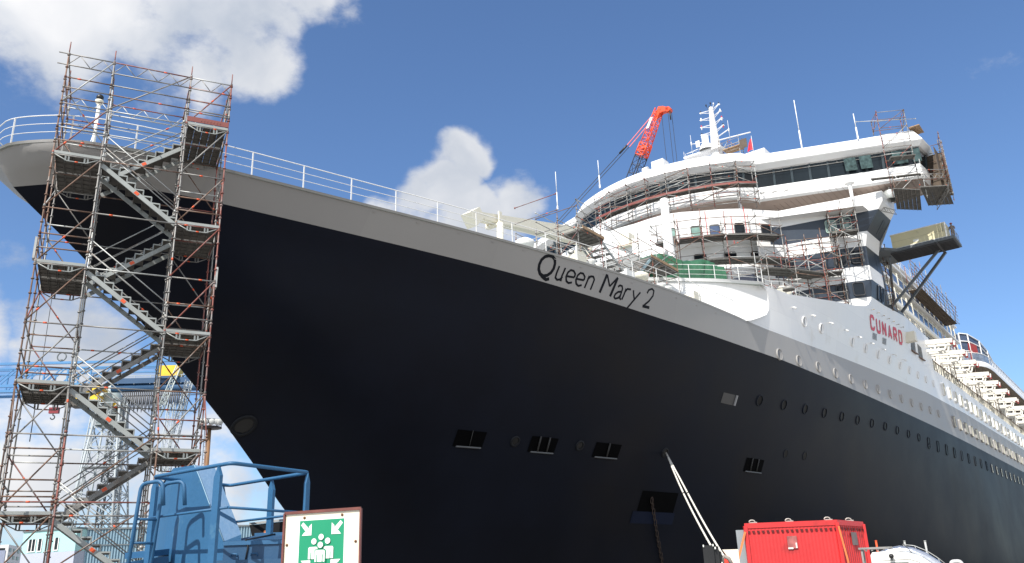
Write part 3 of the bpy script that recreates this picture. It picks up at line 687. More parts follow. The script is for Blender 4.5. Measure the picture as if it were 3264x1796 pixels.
# promenade: rail with many uprights, wall with windows behind
m = MB(); m.path([S(x, -18.85, 24.75) for x in range(106, 341, 6)], .07, 6); pr = m.build('promenade_rail', RUSTB, SHIP)
for i in range(70):
    x = 106.5 + 1.35 * i
    m = MB(); m.sbox(x, x + .12, -18.95, -18.8, 23.6, 24.7); m.build('stanchion', CREAM, pr)
m = MB(); m.sbox(106, 340, -24.2, -24.0, 23.6, 29.5); m.build('promenade_wall', CREAM, SHIP)
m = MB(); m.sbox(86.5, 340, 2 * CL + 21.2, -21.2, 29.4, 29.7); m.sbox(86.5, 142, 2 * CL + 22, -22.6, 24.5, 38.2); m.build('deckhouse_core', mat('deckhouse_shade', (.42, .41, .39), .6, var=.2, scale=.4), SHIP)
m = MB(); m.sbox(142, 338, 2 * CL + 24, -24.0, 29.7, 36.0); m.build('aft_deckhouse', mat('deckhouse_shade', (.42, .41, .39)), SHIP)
# balcony decks: slabs, blue glass balustrades, cream partitions
for z in (26.8, 29.7, 32.2, 34.7, 37.2):
    x0 = 87 if z > 29 else 106; x1 = 142.5
    m = MB(); m.sbox(x0, x1, -23.2, -21.0, z - .28, z); sl = m.build('balcony_slab', WHITE, SHIP)
    if z > 36: continue
    m = MB(); m.sbox(x0, x1, -21.08, -21.04, z + .06, z + 1.02); m.build('balustrade_glass', GLASSB, sl)
    m = MB(); m.path([S(x0, -21.06, z + 1.06), S(x1, -21.06, z + 1.06)], .04, 5); m.build('handrail', RAILW, sl)
    n = int((x1 - x0) / 2.7)
    for k in range(n):
        x = x0 + 2.7 * k + 1.2; m = MB(); m.prism([S(x, -22.8, z), S(x, -20.98, z), S(x, -20.98, z + 1.5), S(x, -21.4, z + 2.05), S(x, -22.8, z + 2.2)], EA * .22); m.build('balcony_partition', CREAM, sl)
m = MB(); m.path([S(91 + 3 * i, -20.6, 30.9) for i in range(15)], .24, 10)
m.build('side_pipe', CREAM, SHIP)
m = MB(); m.sbox(86.5, 143, 2 * CL + 21.5, -21.3, 38.2, 38.45); m.build('upper_roof_deck', WHITE, SHIP)
rail_run([S(x, -21.5, 38.45) for x in range(88, 144, 5)], SHIP, post_every=2.5, h=1.1, n_mid=3)
# glazed bay and long overhanging deck with brown soffit
ov = [(142.6, -21.2), (142.8, -20.4), (143.4, -19.7), (144.4, -19.1), (145.8, -18.65), (147.6, -18.4), (150, -18.3), (160, -18.3), (338, -18.3)]
def ovrow(z, d=0): return [S(x + (d if x < 145 else 0), y - (d if x > 143 else 0), z) for x, y in ov]
m = MB(); m.grid([ovrow(30.95), ovrow(31.1), ovrow(31.75), ovrow(31.8, .1)]); m.face(ovrow(31.8) + [S(338, -24, 31.8), S(142.6, -24, 31.8)]); m.build('overhang_edge', WHITE, SHIP)
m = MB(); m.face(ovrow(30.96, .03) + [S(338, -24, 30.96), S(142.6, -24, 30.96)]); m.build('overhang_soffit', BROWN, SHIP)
m = MB(); m.grid([ovrow(31.8, .15), ovrow(33.0, .15)], smooth=False); m.build('overhang_glass_rail', mat('glass_grey', (.16, .20, .27), .2, var=.5, scale=1.2), SHIP)
m = MB(); m.path(ovrow(33.05, .15), .06, 5); hr = m.build('overhang_handrail', RAILW, SHIP)
for i in range(80):
    x = 151 + 1.6 * i; m = MB(); m.sbox(x, x + .07, -18.52, -18.4, 31.8, 33.05); m.build('stanchion', RAILW, hr)
for i in range(46):
    x = 152 + 2.9 * i; m = MB(); m.sbox(x, x + .8, -19.8, -19.0, 31.85, 33.0 + .45 * ((i * 7) % 3) / 2); m.build('deck_locker', mat('locker', (.42, .42, .42), .6, var=.3), SHIP)
bay = [(142.7, -21.0), (143.5, -19.95), (145.9, -18.9), (149, -18.5), (153, -18.5)]
btop = [36.2, 36.0, 35.2, 34.2, 33.1]
m = MB(); m.grid([[S(x + .1, y - .1, 31.8) for x, y in bay], [S(x + .1, y - .1, z) for (x, y), z in zip(bay, btop)]], smooth=False); g = m.build('bay_glazing', mat('bay_glass', (.05, .075, .13), .1, var=.4, scale=.5), SHIP)
for (x, y), z in zip(bay, btop): m = MB(); m.tube(S(x, y, 31.8), S(x, y, z), .09, 6); m.build('mullion', WHITE, g)
for f in (.36, .72, 1.0): m = MB(); m.path([S(x, y, lerp(31.8, z, f)) for (x, y), z in zip(bay, btop)], .08, 6); m.build('transom', WHITE, g)
m = MB(); m.prism([S(143.2, -20.1, 31.9), S(144.8, -19.2, 31.9), S(144.8, -19.2, 34.3), S(143.4, -19.95, 34.6)], EA * .3 - NP * .5); m.build('red_wall', mat('davit_red', (.28, .03, .03)), g)
# ------------------------------------------------------------------ lifeboat davits: arms reaching outboard over the promenade
DAVW = mat('davit_white', (.78, .76, .70), .5, var=.06)
def davit(x):
    d = MB()
    for dx in (0, 1.5):
        d.bar(S(x + dx, -22.5, 26.75), S(x + dx, -16.0, 26.1), .38, .5)
        d.bar(S(x + dx, -22.5, 25.7), S(x + dx, -16.9, 25.25), .24, .26)
        for y in (-21.2, -19.6, -18.0, -16.9): d.bar(S(x + dx, y, 25.3), S(x + dx, y + .35, 26.3), .16, .16, up=EA)
        d.bar(S(x + dx, -19.2, 23.7), S(x + dx, -19.0, 26.1), .34, .38, up=EA)
        d.bar(S(x + dx, -22.3, 29.2), S(x + dx, -18.6, 26.3), .26, .3)
        d.bar(S(x + dx, -21.6, 26.5), S(x + dx, -19.2, 24.4), .22, .24)
    for y, z in ((-16.3, 26.1), (-17.6, 25.3), (-19.0, 25.2), (-20.5, 26.4)): d.bar(S(x - .15, y, z), S(x + 1.65, y, z), .26, .3)
    d.bar(S(x - .2, -17.2, 25.3), S(x + 1.7, -17.2, 25.3), .16, .16); d.bar(S(x, -18.9, 24.3), S(x + 1.5, -18.9, 25.9), .14, .14)
    o = d.build('davit', DAVW, SHIP)
    for dx in (0, 1.5):
        r = MB(); r.prism([S(x + dx - .1, -16.35, 26.15), S(x + dx - .1, -15.95, 26.15), S(x + dx - .1, -16.0, 25.65), S(x + dx - .1, -16.3, 25.7)], EA * .2); r.build('davit_head', mat('davit_red', (.28, .03, .03), .5), o)
    w = MB(); w.tube(S(x + .7, -20.2, 24.2), S(x + .7, -20.9, 24.2), .35, 10); w.build('winch', GALV, o)
for x in (103.8, 110.6, 117.2, 126.0, 133.0, 140.5, 149, 158, 168, 180, 192): davit(x)
m = MB()
for x in (113.5, 129.5, 144.5):
    for dx in (0, 3): m.tube(S(x + dx, -18.4, 23.8), S(x + dx, -18.4, 29.4), .05, 5)
    for z in (25.4, 26.4, 27.4, 28.4): m.tube(S(x, -18.4, z), S(x + 3, -18.4, z), .04, 5)
m.build('boat_deck_frames', mat('frame_brown', (.12, .085, .07), .7), SHIP)
# ------------------------------------------------------------------ things on the wheelhouse top
def mast():
    cy = -35.95
    m = MB(); m.lathe(S(92.6, cy, 41.9), Zv, [(0, 1.3), (6, 1.0), (9.5, .78), (12.4, .52), (15.2, .34), (16.6, .27), (16.75, .2), (16.8, .02)], 18); o = m.build('signal_mast', WHITE, SHIP)
    m = MB()
    for k in range(30): z = 50 + .26 * k; r_ = interp([(50, .85), (54.3, .53), (58.4, .28)], z); m.tube(S(92.6 - r_ - .04, cy + .13, z), S(92.6 - r_ - .04, cy - .13, z), .02, 4)
    m.build('ladder', mat('rung', (.55, .54, .5), .5), o)
    for i, (z, top) in enumerate(((58.15, BLACK), (57.15, None), (56.1, RED), (55.05, BLACK))):
        for sgn in (-1, 1):
            l = 1.05 + .07 * i; rise = .32 if sgn > 0 else .0
            p = S(92.4, cy + sgn * .2, z); q = S(92.2, cy + sgn * (.2 + l), z + rise)
            m = MB(); m.tube(p, q, .045, 6); m.tube(p - Zv * .38, q - Zv * .04, .038, 6); m.box(q - Zv * .1 - NP * .14 - EA * .14, NP * .28, EA * .28, Zv * .08); a = m.build('light_arm', WHITE, o)
            m = MB(); m.tube(q, q + Zv * .24, .075, 8); m.build('navigation_light', top or RAILW, a)
            if i > 1: m = MB(); m.tube(q - Zv * .1, q - Zv * .34, .075, 8); m.build('navigation_light', RED if top is BLACK else RAILW, a)
    for dy, hh, c in ((-.55, 1.0, BLACK), (.05, 1.15, BLACK), (.45, .75, RAILW), (-.12, .35, BLACK)):
        m = MB(); m.tube(S(92.5, cy + dy * .4, 58.2), S(92.5, cy + dy, 58.4 + hh * .6), .03, 5); m.tube(S(92.5, cy + dy, 58.4 + hh * .6), S(92.5, cy + dy, 58.4 + hh * .6 + .22), .085, 7); m.build('mast_top_instrument', c, o)
    m = MB(); m.prism([S(91.2, -39.8, 52.1), S(92.0, -40.0, 52.2), S(93.5, -36.5, 52.5), S(93.5, -34.9, 52.5), S(91.6, -35.0, 52.3)], Zv * .2); m.build('radar_platform', WHITE, o)
    m = MB(); m.lathe(S(91.8, -36.9, 52.5), Zv, [(0, .9), (.5, .75), (.9, .5), (1.0, .43), (2.0, .43), (2.06, .05)], 16); m.build('radar_housing', WHITE, o)
    m = MB(); m.box(S(91.4, -38.05, 53.15), NP * .5, EA * .12, Zv * .85); m.build('loudspeaker_panel', CREAM, o)
    m = MB(); m.lathe(S(91.8, -37.3, 54.4), Zv, [(0, .1), (.15, .1), (.25, .04), (.5, .04), (.52, .01)], 8); m.build('small_aerial', RAILW, o)
    for y0, z0, y1, z1, r_ in ((cy + .3, 54.0, -33.75, 54.35, .07), (cy + .3, 53.6, -31.1, 52.95, .085), (cy - .8, 53.9, -38.85, 54.1, .05), (cy - 1.2, 53.4, -39.6, 53.0, .05)):
        m = MB(); m.tube(S(92.3, y0, z0), S(91.9, y1, z1), r_, 6); m.build('yard_boom', WHITE, o)
    for y, z0, z1 in ((-33.75, 52.9, 55.6), (-38.85, 52.8, 55.4)):
        m = MB(); m.tube(S(91.9, y, z0), S(91.9, y, z1), .022, 5); m.tube(S(91.9, y, z0 + 1.1), S(91.9, y, z0 + 1.6), .07, 6); m.build('whip_aerial', RAILW, o)
    rail_run([S(91.2, -39.7, 52.3), S(92.0, -39.9, 52.4), S(92.9, -37.6, 52.6)], o, 'platform_rail', post_every=.9, r=.014, h=.7, rp=.02)
mast()
for x, y, z0, z1, r in ((80, -22.1, 41.7, 48.2, .06), (80, -16.7, 41.7, 44.5, .06), (74, -48, 41.7, 46.4, .05), (72.5, -41.5, 41.7, 45.0, .05)):
    m = MB(); m.tube(S(x, y, z0), S(x, y, lerp(z0, z1, .45)), r * 1.3, 6); m.tube(S(x, y, lerp(z0, z1, .45)), S(x, y, z1), r * .7, 6); m.lathe(S(x, y, z0), Zv, [(0, .10), (.3, .09), (.5, .05)], 8); m.build('whip_aerial', RAILW, SHIP)
m = MB(); m.sbox(75.3, 76.6, -36.6, -35.2, 41.85, 44.2); m.sbox(75.3, 76.6, -37.5, -36.6, 41.85, 43.0); m.tube(S(75.5, -37.7, 43.5), S(75.5, -37.1, 43.5), .4, 10); m.path([S(75.4, -34.9, 41.9), S(75.4, -34.9, 43.2), S(75.4, -34.0, 43.2), S(75.4, -34.0, 41.9)], .09, 6)
m.build('compass_deck_equipment', WHITE, SHIP)
m = MB(); m.sbox(78.2, 90, -27.3, -25.3, 41.85, 43.1); m.build('roof_house', WHITE, SHIP)
# searchlight under the port wing
m = MB(); c = S(82.0, -15.25, 35.5)
m.lathe(c - Zv * .1, Zv, [(0, .62), (.12, .68), (.8, .66), (1.0, .5), (1.15, .12)], 18); o = m.build('searchlight', mat('lamp_grey', (.42, .44, .43), .35, .3), SHIP)
m = MB(); m.tube(c + Zv * 1.0, c + Zv * 2.3, .07, 6); m.build('bracket', RAILW, o)
# fan shaped fairings under the bridge sill at the knuckle
for k in range(3):
    m = MB(); m.prism([S(75.3 + .5 * k, -25.5 + 1.0 * k, 36.95), S(75.1 + .5 * k, -25.0 + 1.0 * k, 37.35), S(74.95 + .5 * k, -24.9 + 1.0 * k, 36.8)], EA * .3); m.build('fairing', WHITE, SHIP)
# ------------------------------------------------------------------ foredeck equipment
m = MB(); b = S(14.8, -32.0, 18.4); m.tube(b, b + Zv * 2.85, .075, 10); fm = m.build('bow_mast', RAILW, SHIP)
m = MB(); m.lathe(b + Zv * 2.85, Zv, [(0, .075), (.16, .17), (.22, .17), (.26, .1)], 12); m.build('lamp_base', CREAM, fm)
m = MB(); m.ball(b + Zv * 3.22, .15, 6); m.build('bow_lamp', BLACK, fm)
m = MB(); m.tube(b + Zv * 2.1, b + Zv * 1.9 - NP * .5 - EA * .25, .035, 6); m.tube(b + Zv * 2.0 + NP * .1, b - EA * .35 + NP * .1, .012, 4); m.build('mast_arm', GALVL, fm)
def beam(m, p, q, w, h0, h1):
    d = (q - p).normalized(); side = Vector((0, 0, 1)).cross(d).normalized(); up = d.cross(side)
    m.box6([p - side * w / 2 - up * h0 / 2, p + side * w / 2 - up * h0 / 2, q + side * w / 2 - up * h1 / 2, q - side * w / 2 - up * h1 / 2, p - side * w / 2 + up * h0 / 2, p + side * w / 2 + up * h0 / 2, q + side * w / 2 + up * h1 / 2, q - side * w / 2 + up * h1 / 2])
def deck_crane_a():
    m = MB(); beam(m, S(39.3, -32, 24.45), S(52.6, -32.2, 27.2), .7, .42, 1.25); o = m.build('deck_crane_arm', CREAM, SHIP)
    m = MB(); beam(m, S(38.85, -32, 23.95), S(39.75, -32, 24.75), .8, 1.0, .75); m.build('arm_head', CREAM, o)
    m = MB(); m.tube(S(41.2, -31.5, 18.4), S(41.5, -31.5, 24.5), .22, 10); m.box(S(41.3, -31.5, 24.4), EA * .3, NP * .1, Zv * .9); m.box(S(41.3, -32.6, 24.4), EA * .3, NP * .1, Zv * .9); m.box(S(41.3, -32.6, 24.35), EA * .3, NP * 1.2, Zv * .12); m.build('boom_rest', CREAM, o)
    m = MB(); m.lathe(S(53.3, -32.3, 18.4), Zv, [(0, .8), (7.8, .62), (9.6, .62), (9.65, .05)], 16); m.build('crane_column', CREAM, o)
deck_crane_a()
def deck_crane_b():
    m = MB(); m.lathe(S(58, -27.4, 21.7), Zv, [(0, .62), (3.4, .52), (5.2, .40), (9.1, .30), (9.12, .05)], 18); o = m.build('crane_column', WHITE, SHIP)
    m = MB(); beam(m, S(56.6, -33.2, 29.0), S(57.4, -27.6, 25.6), .8, .9, 1.3); m.build('crane_arm', WHITE, o)
    m = MB(); m.sbox(56.2, 57.2, -30.9, -29.9, 27.0, 28.1); m.build('crane_winch', CREAM, o)
deck_crane_b()
# winches, bitts and vents behind the railing
for i, (x, y, k) in enumerate(((38.5, -24.2, 0), (40.2, -24.0, 1), (43.0, -23.6, 0), (44.6, -23.2, 2), (46.8, -22.9, 1), (35.5, -25.3, 2), (49.5, -22.4, 0), (50.6, -24.5, 1))):
    m = MB()
    if k == 0:
        m.tube(S(x, y - .8, 19.0), S(x, y + .5, 19.0), .42, 14); m.sbox(x - .5, x + .5, y - 1.0, y - .8, 18.4, 19.4); m.sbox(x - .5, x + .5, y + .5, y + .65, 18.4, 19.4)
    elif k == 1:
        m.lathe(S(x, y, 18.4), Zv, [(0, .2), (.9, .2), (1.0, .3), (1.1, .3), (1.15, .05)], 12); m.lathe(S(x + .8, y, 18.4), Zv, [(0, .2), (.9, .2), (1.0, .3), (1.1, .3), (1.15, .05)], 12)
    else:
        m.lathe(S(x, y, 18.4), Zv, [(0, .22), (.8, .22), (.9, .5), (1.2, .55), (1.35, .3), (1.4, .05)], 14)
    m.build(('mooring_winch', 'bitts', 'ventilator')[k], RAILW if i % 3 else CREAM, SHIP)
m = MB(); m.sbox(60, 61.6, -24.4, -21.7, 22.1, 23.5); m.build('deck_locker', mat('locker_blue', (.015, .02, .04), .5), SHIP)
for (x, y, z, h) in ((62.8, -20.6, 21.9, 1.0), (64.6, -20.9, 22.0, 1.1), (65.6, -20.8, 22.0, .9), (66.8, -21.0, 22.0, 1.2), (67.6, -20.7, 22.1, 1.0)):
    m = MB(); m.lathe(S(x, y, z), Zv, [(0, .3), (h * .6, .3), (h * .8, .45), (h, .3), (h + .02, .03)], 10); m.build('ventilator', CREAM, SHIP)
m = MB(); m.tube(S(59.7, -20.3, 21.9), S(59.7, -19.2, 21.75), .05, 6); m.lathe(S(59.7, -19.1, 21.5), Zv, [(0, .42), (.06, .45), (.2, .4), (.35, .1)], 14); m.build('deck_floodlight', GALV, SHIP)
for y, z1 in ((-29.6, 33.2), (-27.6, 32.6), (-26.6, 33.5)):
    m = MB(); m.box(S(front_x(y) - .14, y, z1 - 1.2), NP * .05, EA * .01, Zv * 2.9); m.build('hanging_hose', RED, SHIP)
m = MB(); m.lathe(S(69.9, -33.2, 33.6), EA * -1, [(0, .05), (0.02, .42), (.16, .42), (.18, .28), (.05, .2)], 16); m.build('lifebuoy', RED, SHIP)
# ------------------------------------------------------------------ tube scaffolds
class Scaf:
    CAP = 96
    def __init__(s, name, label, loc, seed=1, r=.0255, redness=.3, group=None):
        s.root = thing(name, label, 'scaffold', loc, group); s.rnd = random.Random(seed); s.n = {}; s.over = {}; s.r = r; s.red = redness
    def tone(s):
        k = s.rnd.random()
        return RUST if k < s.red * .42 else RUSTB if k < s.red * 1.15 else GALVL if k > .88 else GALV
    def part(s, name, fill, mats):
        s.n[name] = s.n.get(name, 0) + 1
        if s.n[name] <= s.CAP:
            m = MB(); fill(m); return m.build(name, mats, s.root)
        key = (name,)
        if key not in s.over: s.over[key] = (MB(), [GALV, ORANGE])
        b = s.over[key][0]; fill(b); return None
    def post(s, p, q, collars=True, step=.5, mats=None):
        def f(m):
            m.tube(p, q, s.r, 7)
            L_ = (Vector(q) - Vector(p)).length; d = (Vector(q) - Vector(p)).normalized()
            if collars:
                k = .2
                while k < L_:
                    c = Vector(p) + d * k; m.tube(c - d * .02, c + d * .02, s.r * 2.1, 7); k += step
            if s.rnd.random() < .3:
                k = s.rnd.random() * L_; m.tube(Vector(p) + d * k, Vector(p) + d * min(L_, k + .1), s.r * 1.15, 7, 1)
        s.part('post', f, mats or [s.tone(), ORANGE])
    def ledger(s, p, q, name='ledger', r=None, mats=None):
        def f(m):
            m.tube(p, q, r or s.r * .92, 6)
            if s.rnd.random() < .35:
                k = s.rnd.uniform(.15, .8); P, Q = Vector(p), Vector(q); d = (Q - P)
                m.tube(P + d * k, P + d * k + d.normalized() * .11, s.r * 1.15, 6, 1)
            for e in (Vector(p), Vector(q)):
                m.tube(e - Zv * .045, e + Zv * .045, s.r * 1.6, 6)
        s.part(name, f, mats or [s.tone(), ORANGE])
    def brace(s, p, q): s.ledger(p, q, 'brace')
    def deck(s, o, ax, ay, z_th=.06, n=4, split=None, mats=None):
        """steel plank deck: o corner, ax along planks' width direction, ay along the planks"""
        o, ax, ay = Vector(o), Vector(ax), Vector(ay)
        def f(m):
            for k in range(n):
                w = ax / n
                m.box(o + w * k + w * .03, w * .94, ay, Zv * z_th)
                m.box(o + w * k + w * .03 - Zv * .05, w * .07, ay, Zv * .05); m.box(o + w * k + w * .88 - Zv * .05, w * .07, ay, Zv * .05)
            nn = max(2, int(ay.length / .35))
            for k in range(nn): m.box(o + ay * (k / nn) - Zv * .025, ax, ay.normalized() * .03, Zv * .022)
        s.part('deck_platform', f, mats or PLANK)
    def finish(s):
        for (name,), (b, mats) in s.over.items():
            o = b.build(name, mats, s.root); o['kind'] = 'stuff'

# ---- the tall stair tower beside the bow
TO = Vector((-15.516, 25.912, 0)); TA = .447
TD = Vector((cos(TA), sin(TA), 0)); TQ = Vector((-sin(TA), cos(TA), 0))
def T(t, d, z): return TO + TD * t + TQ * d + Zv * z
TT = [0, 1.482, 4.129, 5.588]; DD = [0, 1.55, 3.1]
tw = Scaf('scaffold_stair_tower', 'tall grey and rusty red scaffold stair tower standing beside the bow', TO + TD * 2.8 + TQ * 1.5, 3, .0265, .45)
for i, t in enumerate(TT):
    for j, d in enumerate(DD):
        top = 20.75 if j == 0 else 20.5
        tw.post(T(t, d, 0), T(t, d, top - .5), mats=None)
        def tip(m, t=t, d=d, top=top): m.tube(T(t, d, top - .5), T(t, d, top), .02, 6)
        tw.part('spigot', tip, RUST)
        def foot(m, t=t, d=d): m.box(T(t, d, 0) - Vector((.09, .09, 0)), Vector((.18, 0, 0)), Vector((0, .18, 0)), Zv * .02)
        tw.part('base_plate', foot, GALV)
zl = [4.31 + 4 * k for k in range(4)]; zr = [2.31 + 4 * k for k in range(5)]
for k in range(10):
    z = 2.31 + 2 * k
    for d in DD:
        for b in range(3):
            if b == 1 and d == 1.55: continue
            if b == 1 and d == 0 and k % 2 == 1 and False: continue
            if d == 1.55 and z not in zl and z not in zr: continue
            tw.ledger(T(TT[b], d, z - .06), T(TT[b + 1], d, z - .06))
    for t in TT:
        for a, c in ((0, 1.55), (1.55, 3.1)): tw.ledger(T(t, a, z - .1), T(t, c, z - .1), 'transom')
def guards(b, d, z):
    for h in (.5, 1.0): tw.ledger(T(TT[b], d, z + h), T(TT[b + 1], d, z + h), 'guard_rail')
for z in zl:
    guards(0, 0, z); guards(0, 3.1, z)
    for h in (.5, 1.0): tw.ledger(T(0, 0, z + h), T(0, 3.1, z + h), 'guard_rail')
for z in zr:
    if z < 20: guards(2, 0, z); guards(2, 3.1, z)
    for h in (.5, 1.0): tw.ledger(T(TT[3], 0, z + h), T(TT[3], 3.1, z + h), 'guard_rail')
def platform(b, z):
    t0, t1 = TT[b], TT[b + 1]
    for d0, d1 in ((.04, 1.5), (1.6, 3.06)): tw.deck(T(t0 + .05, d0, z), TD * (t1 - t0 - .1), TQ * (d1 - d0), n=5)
    for d in (0, 3.1):
        def f(m, d=d):      # edge beam with the hanging truss chord
            m.bar(T(t0, d, z + .02), T(t1, d, z + .02), .05, .10)
            a, e = t0 + (t1 - t0) * .3, t0 + (t1 - t0) * .7
            m.path([T(t0 + .03, d, z - .05), T(a, d, z - .26), T(e, d, z - .26), T(t1 - .03, d, z - .05)], .02, 6)
            for c in (a, e): m.bar(T(c - .05, d, z - .26), T(c - .05, d, z - .06), .05, .02); m.bar(T(c + .05, d, z - .26), T(c + .05, d, z - .06), .05, .02)
            m.tube(T((a + e) / 2 - .05, d, z - .26), T((a + e) / 2 + .05, d, z - .26), .024, 6, 1)
        tw.part('platform_beam', f, [STAIRAL if d == 0 else GALV, ORANGE])
for z in zl: platform(0, z)
for z in zr: platform(2, z)
def flight(za, zb, ta, tb, d0, d1, light):
    """stair flight from (ta, za) down to (tb, zb)"""
    n = 9
    def f(m):
        for d in (d0, d1):
            m.bar(T(ta, d, za - .16), T(tb, d, zb - .06), .05, .15)
        m.bar(T(lerp(ta, tb, .45), d0 - .028, lerp(za - .16, zb - .06, .45)), T(lerp(ta, tb, .50), d0 - .028, lerp(za - .16, zb - .06, .50)), .012, .11, mi=1)
        for k in range(n):
            a = (k + .5) / n; t = lerp(ta, tb, a); z = lerp(za + .05, zb + .05, (k + .3) / n); s_ = 1 if tb > ta else -1
            m.bar(T(t - .14 * s_, d0, z), T(t + .16 * s_, d0, z), .04, .045); m.bar(T(t + .15 * s_, d0, z), T(t + .15 * s_, d0, z - .2), .035, .035)
    o = tw.part('stair_flight', f, [STAIRAL if light else GALV, ORANGE])
    def tr(m):
        for k in range(n):
            a = (k + .5) / n; t = lerp(ta, tb, a); z = lerp(za + .05, zb + .05, (k + .3) / n)
            m.box(T(t - .15, d0 + .03, z - .02), TD * .30, TQ * (d1 - d0 - .06), Zv * .035)
            m.box(T(t - .15, d0 + .03, z - .075), TD * .02, TQ * (d1 - d0 - .06), Zv * .055); m.box(T(t + .13, d0 + .03, z - .075), TD * .02, TQ * (d1 - d0 - .06), Zv * .055)
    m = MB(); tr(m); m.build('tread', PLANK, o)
    for d in (d0 - .05, d1 + .05):
        for h in (.55, 1.0):
            tw.ledger(T(ta, d, za + h), T(tb, d, zb + h), 'handrail', r=.02, mats=[GALVL if s_light(light, h) else GALV, ORANGE])
def s_light(l, h): return l and h > .8
for z in zl: flight(z, z - 2, 1.52, 4.1, .12, 1.3, True)
for z in zr[1:]: flight(z, z - 2, 4.1, 1.52, 1.8, 2.98, z > 14)
for k in range(9):
    z = 2.31 + 2 * k
    tw.brace(T(0, 0, z), T(1.482, 0, z + 1.95)); tw.brace(T(TT[2], 0, z), T(TT[3], 0, z + 1.95))
    tw.brace(T(0, 3.1, z + 1.95), T(1.482, 3.1, z)); tw.brace(T(TT[2], 3.1, z + 1.95), T(TT[3], 3.1, z))
    if k % 2 == 0: tw.brace(T(0, 0, z), T(0, 3.1, z + 1.95)); tw.brace(T(TT[3], 3.1, z), T(TT[3], 0, z + 1.95))
tw.brace(T(TT[1], 0, 18.3), T(TT[2], 0, 20.3)); tw.brace(T(TT[1], 3.1, 18.3), T(TT[2], 3.1, 16.4)); tw.brace(T(TT[1], 0, 4.45), T(TT[2], -.02, 6.7)); tw.brace(T(1.55, -.03, 2.6), T(3.88, -.03, 4.32))
# lattice beams closing the top
for d in (0, 3.1):
    for a, c in zip(TT, TT[1:]):
        def f(m, a=a, c=c, d=d):
            a2 = a - (.32 if a == 0 else 0)
            m.tube(T(a2, d, 20.25), T(c, d, 20.25), .024, 6); m.tube(T(a2, d, 19.8), T(c, d, 19.8), .024, 6)
            n = max(3, int((c - a) / .36)); 
            for k in range(n):
                z0, z1 = (20.25, 19.8) if k % 2 else (19.8, 20.25); m.tube(T(lerp(a, c, k / n), d, z0), T(lerp(a, c, (k + 1) / n), d, z1), .016, 5)
        tw.part('truss_beam', f, GALV if d == 0 else GALVL)
        for z in (19.3, 18.9): tw.ledger(T(a, d, z), T(c, d, z), 'guard_rail')
for t in (0, TT[3]):
    for z in (20.25, 19.3): tw.ledger(T(t, 0, z), T(t, 3.1, z), 'guard_rail')
for d in (.0, 3.1): tw.ledger(T(TT[2], d, 18.31 + 1.5), T(TT[3], d, 18.31 + 1.5), 'guard_rail')
def tb(m):
    m.box(T(TT[2], -.04, 18.4), TD * 1.459, TQ * .035, Zv * .2)
    for k in range(7): m.bar(T(4.62 + .11 * k, -.045, 18.46), T(4.62 + .11 * k, -.045, 18.53), .03, .004, up=TD, mi=1)
tw.part('toe_board', tb, [REDBOARD, mat('board_marks', (.42, .2, .18), .6)])
for (t, d, z) in ((-.06, .0, 12.4), (5.65, 0, 12.05)):
    def f(m, t=t, z=z): m.box(T(t - .05, -.02, z), TD * .07, TQ * .3, Zv * .75)
    tw.part('toe_board', f, GALVL)
# outer feet that widen the base at the front
for t in TT:
    tw.brace(T(t, 0, 8.2), T(t + .12, -.55, 6.6)); tw.post(T(t + .12, -.55, 0), T(t + .12, -.55, 6.75))
for z in (6.6, 4.6, 2.6):
    for a, c in zip(TT, TT[1:]): tw.ledger(T(a + .12, -.55, z), T(c + .12, -.55, z))
    for t in TT: tw.ledger(T(t, 0, z), T(t + .12, -.6, z), 'transom')
tw.finish()

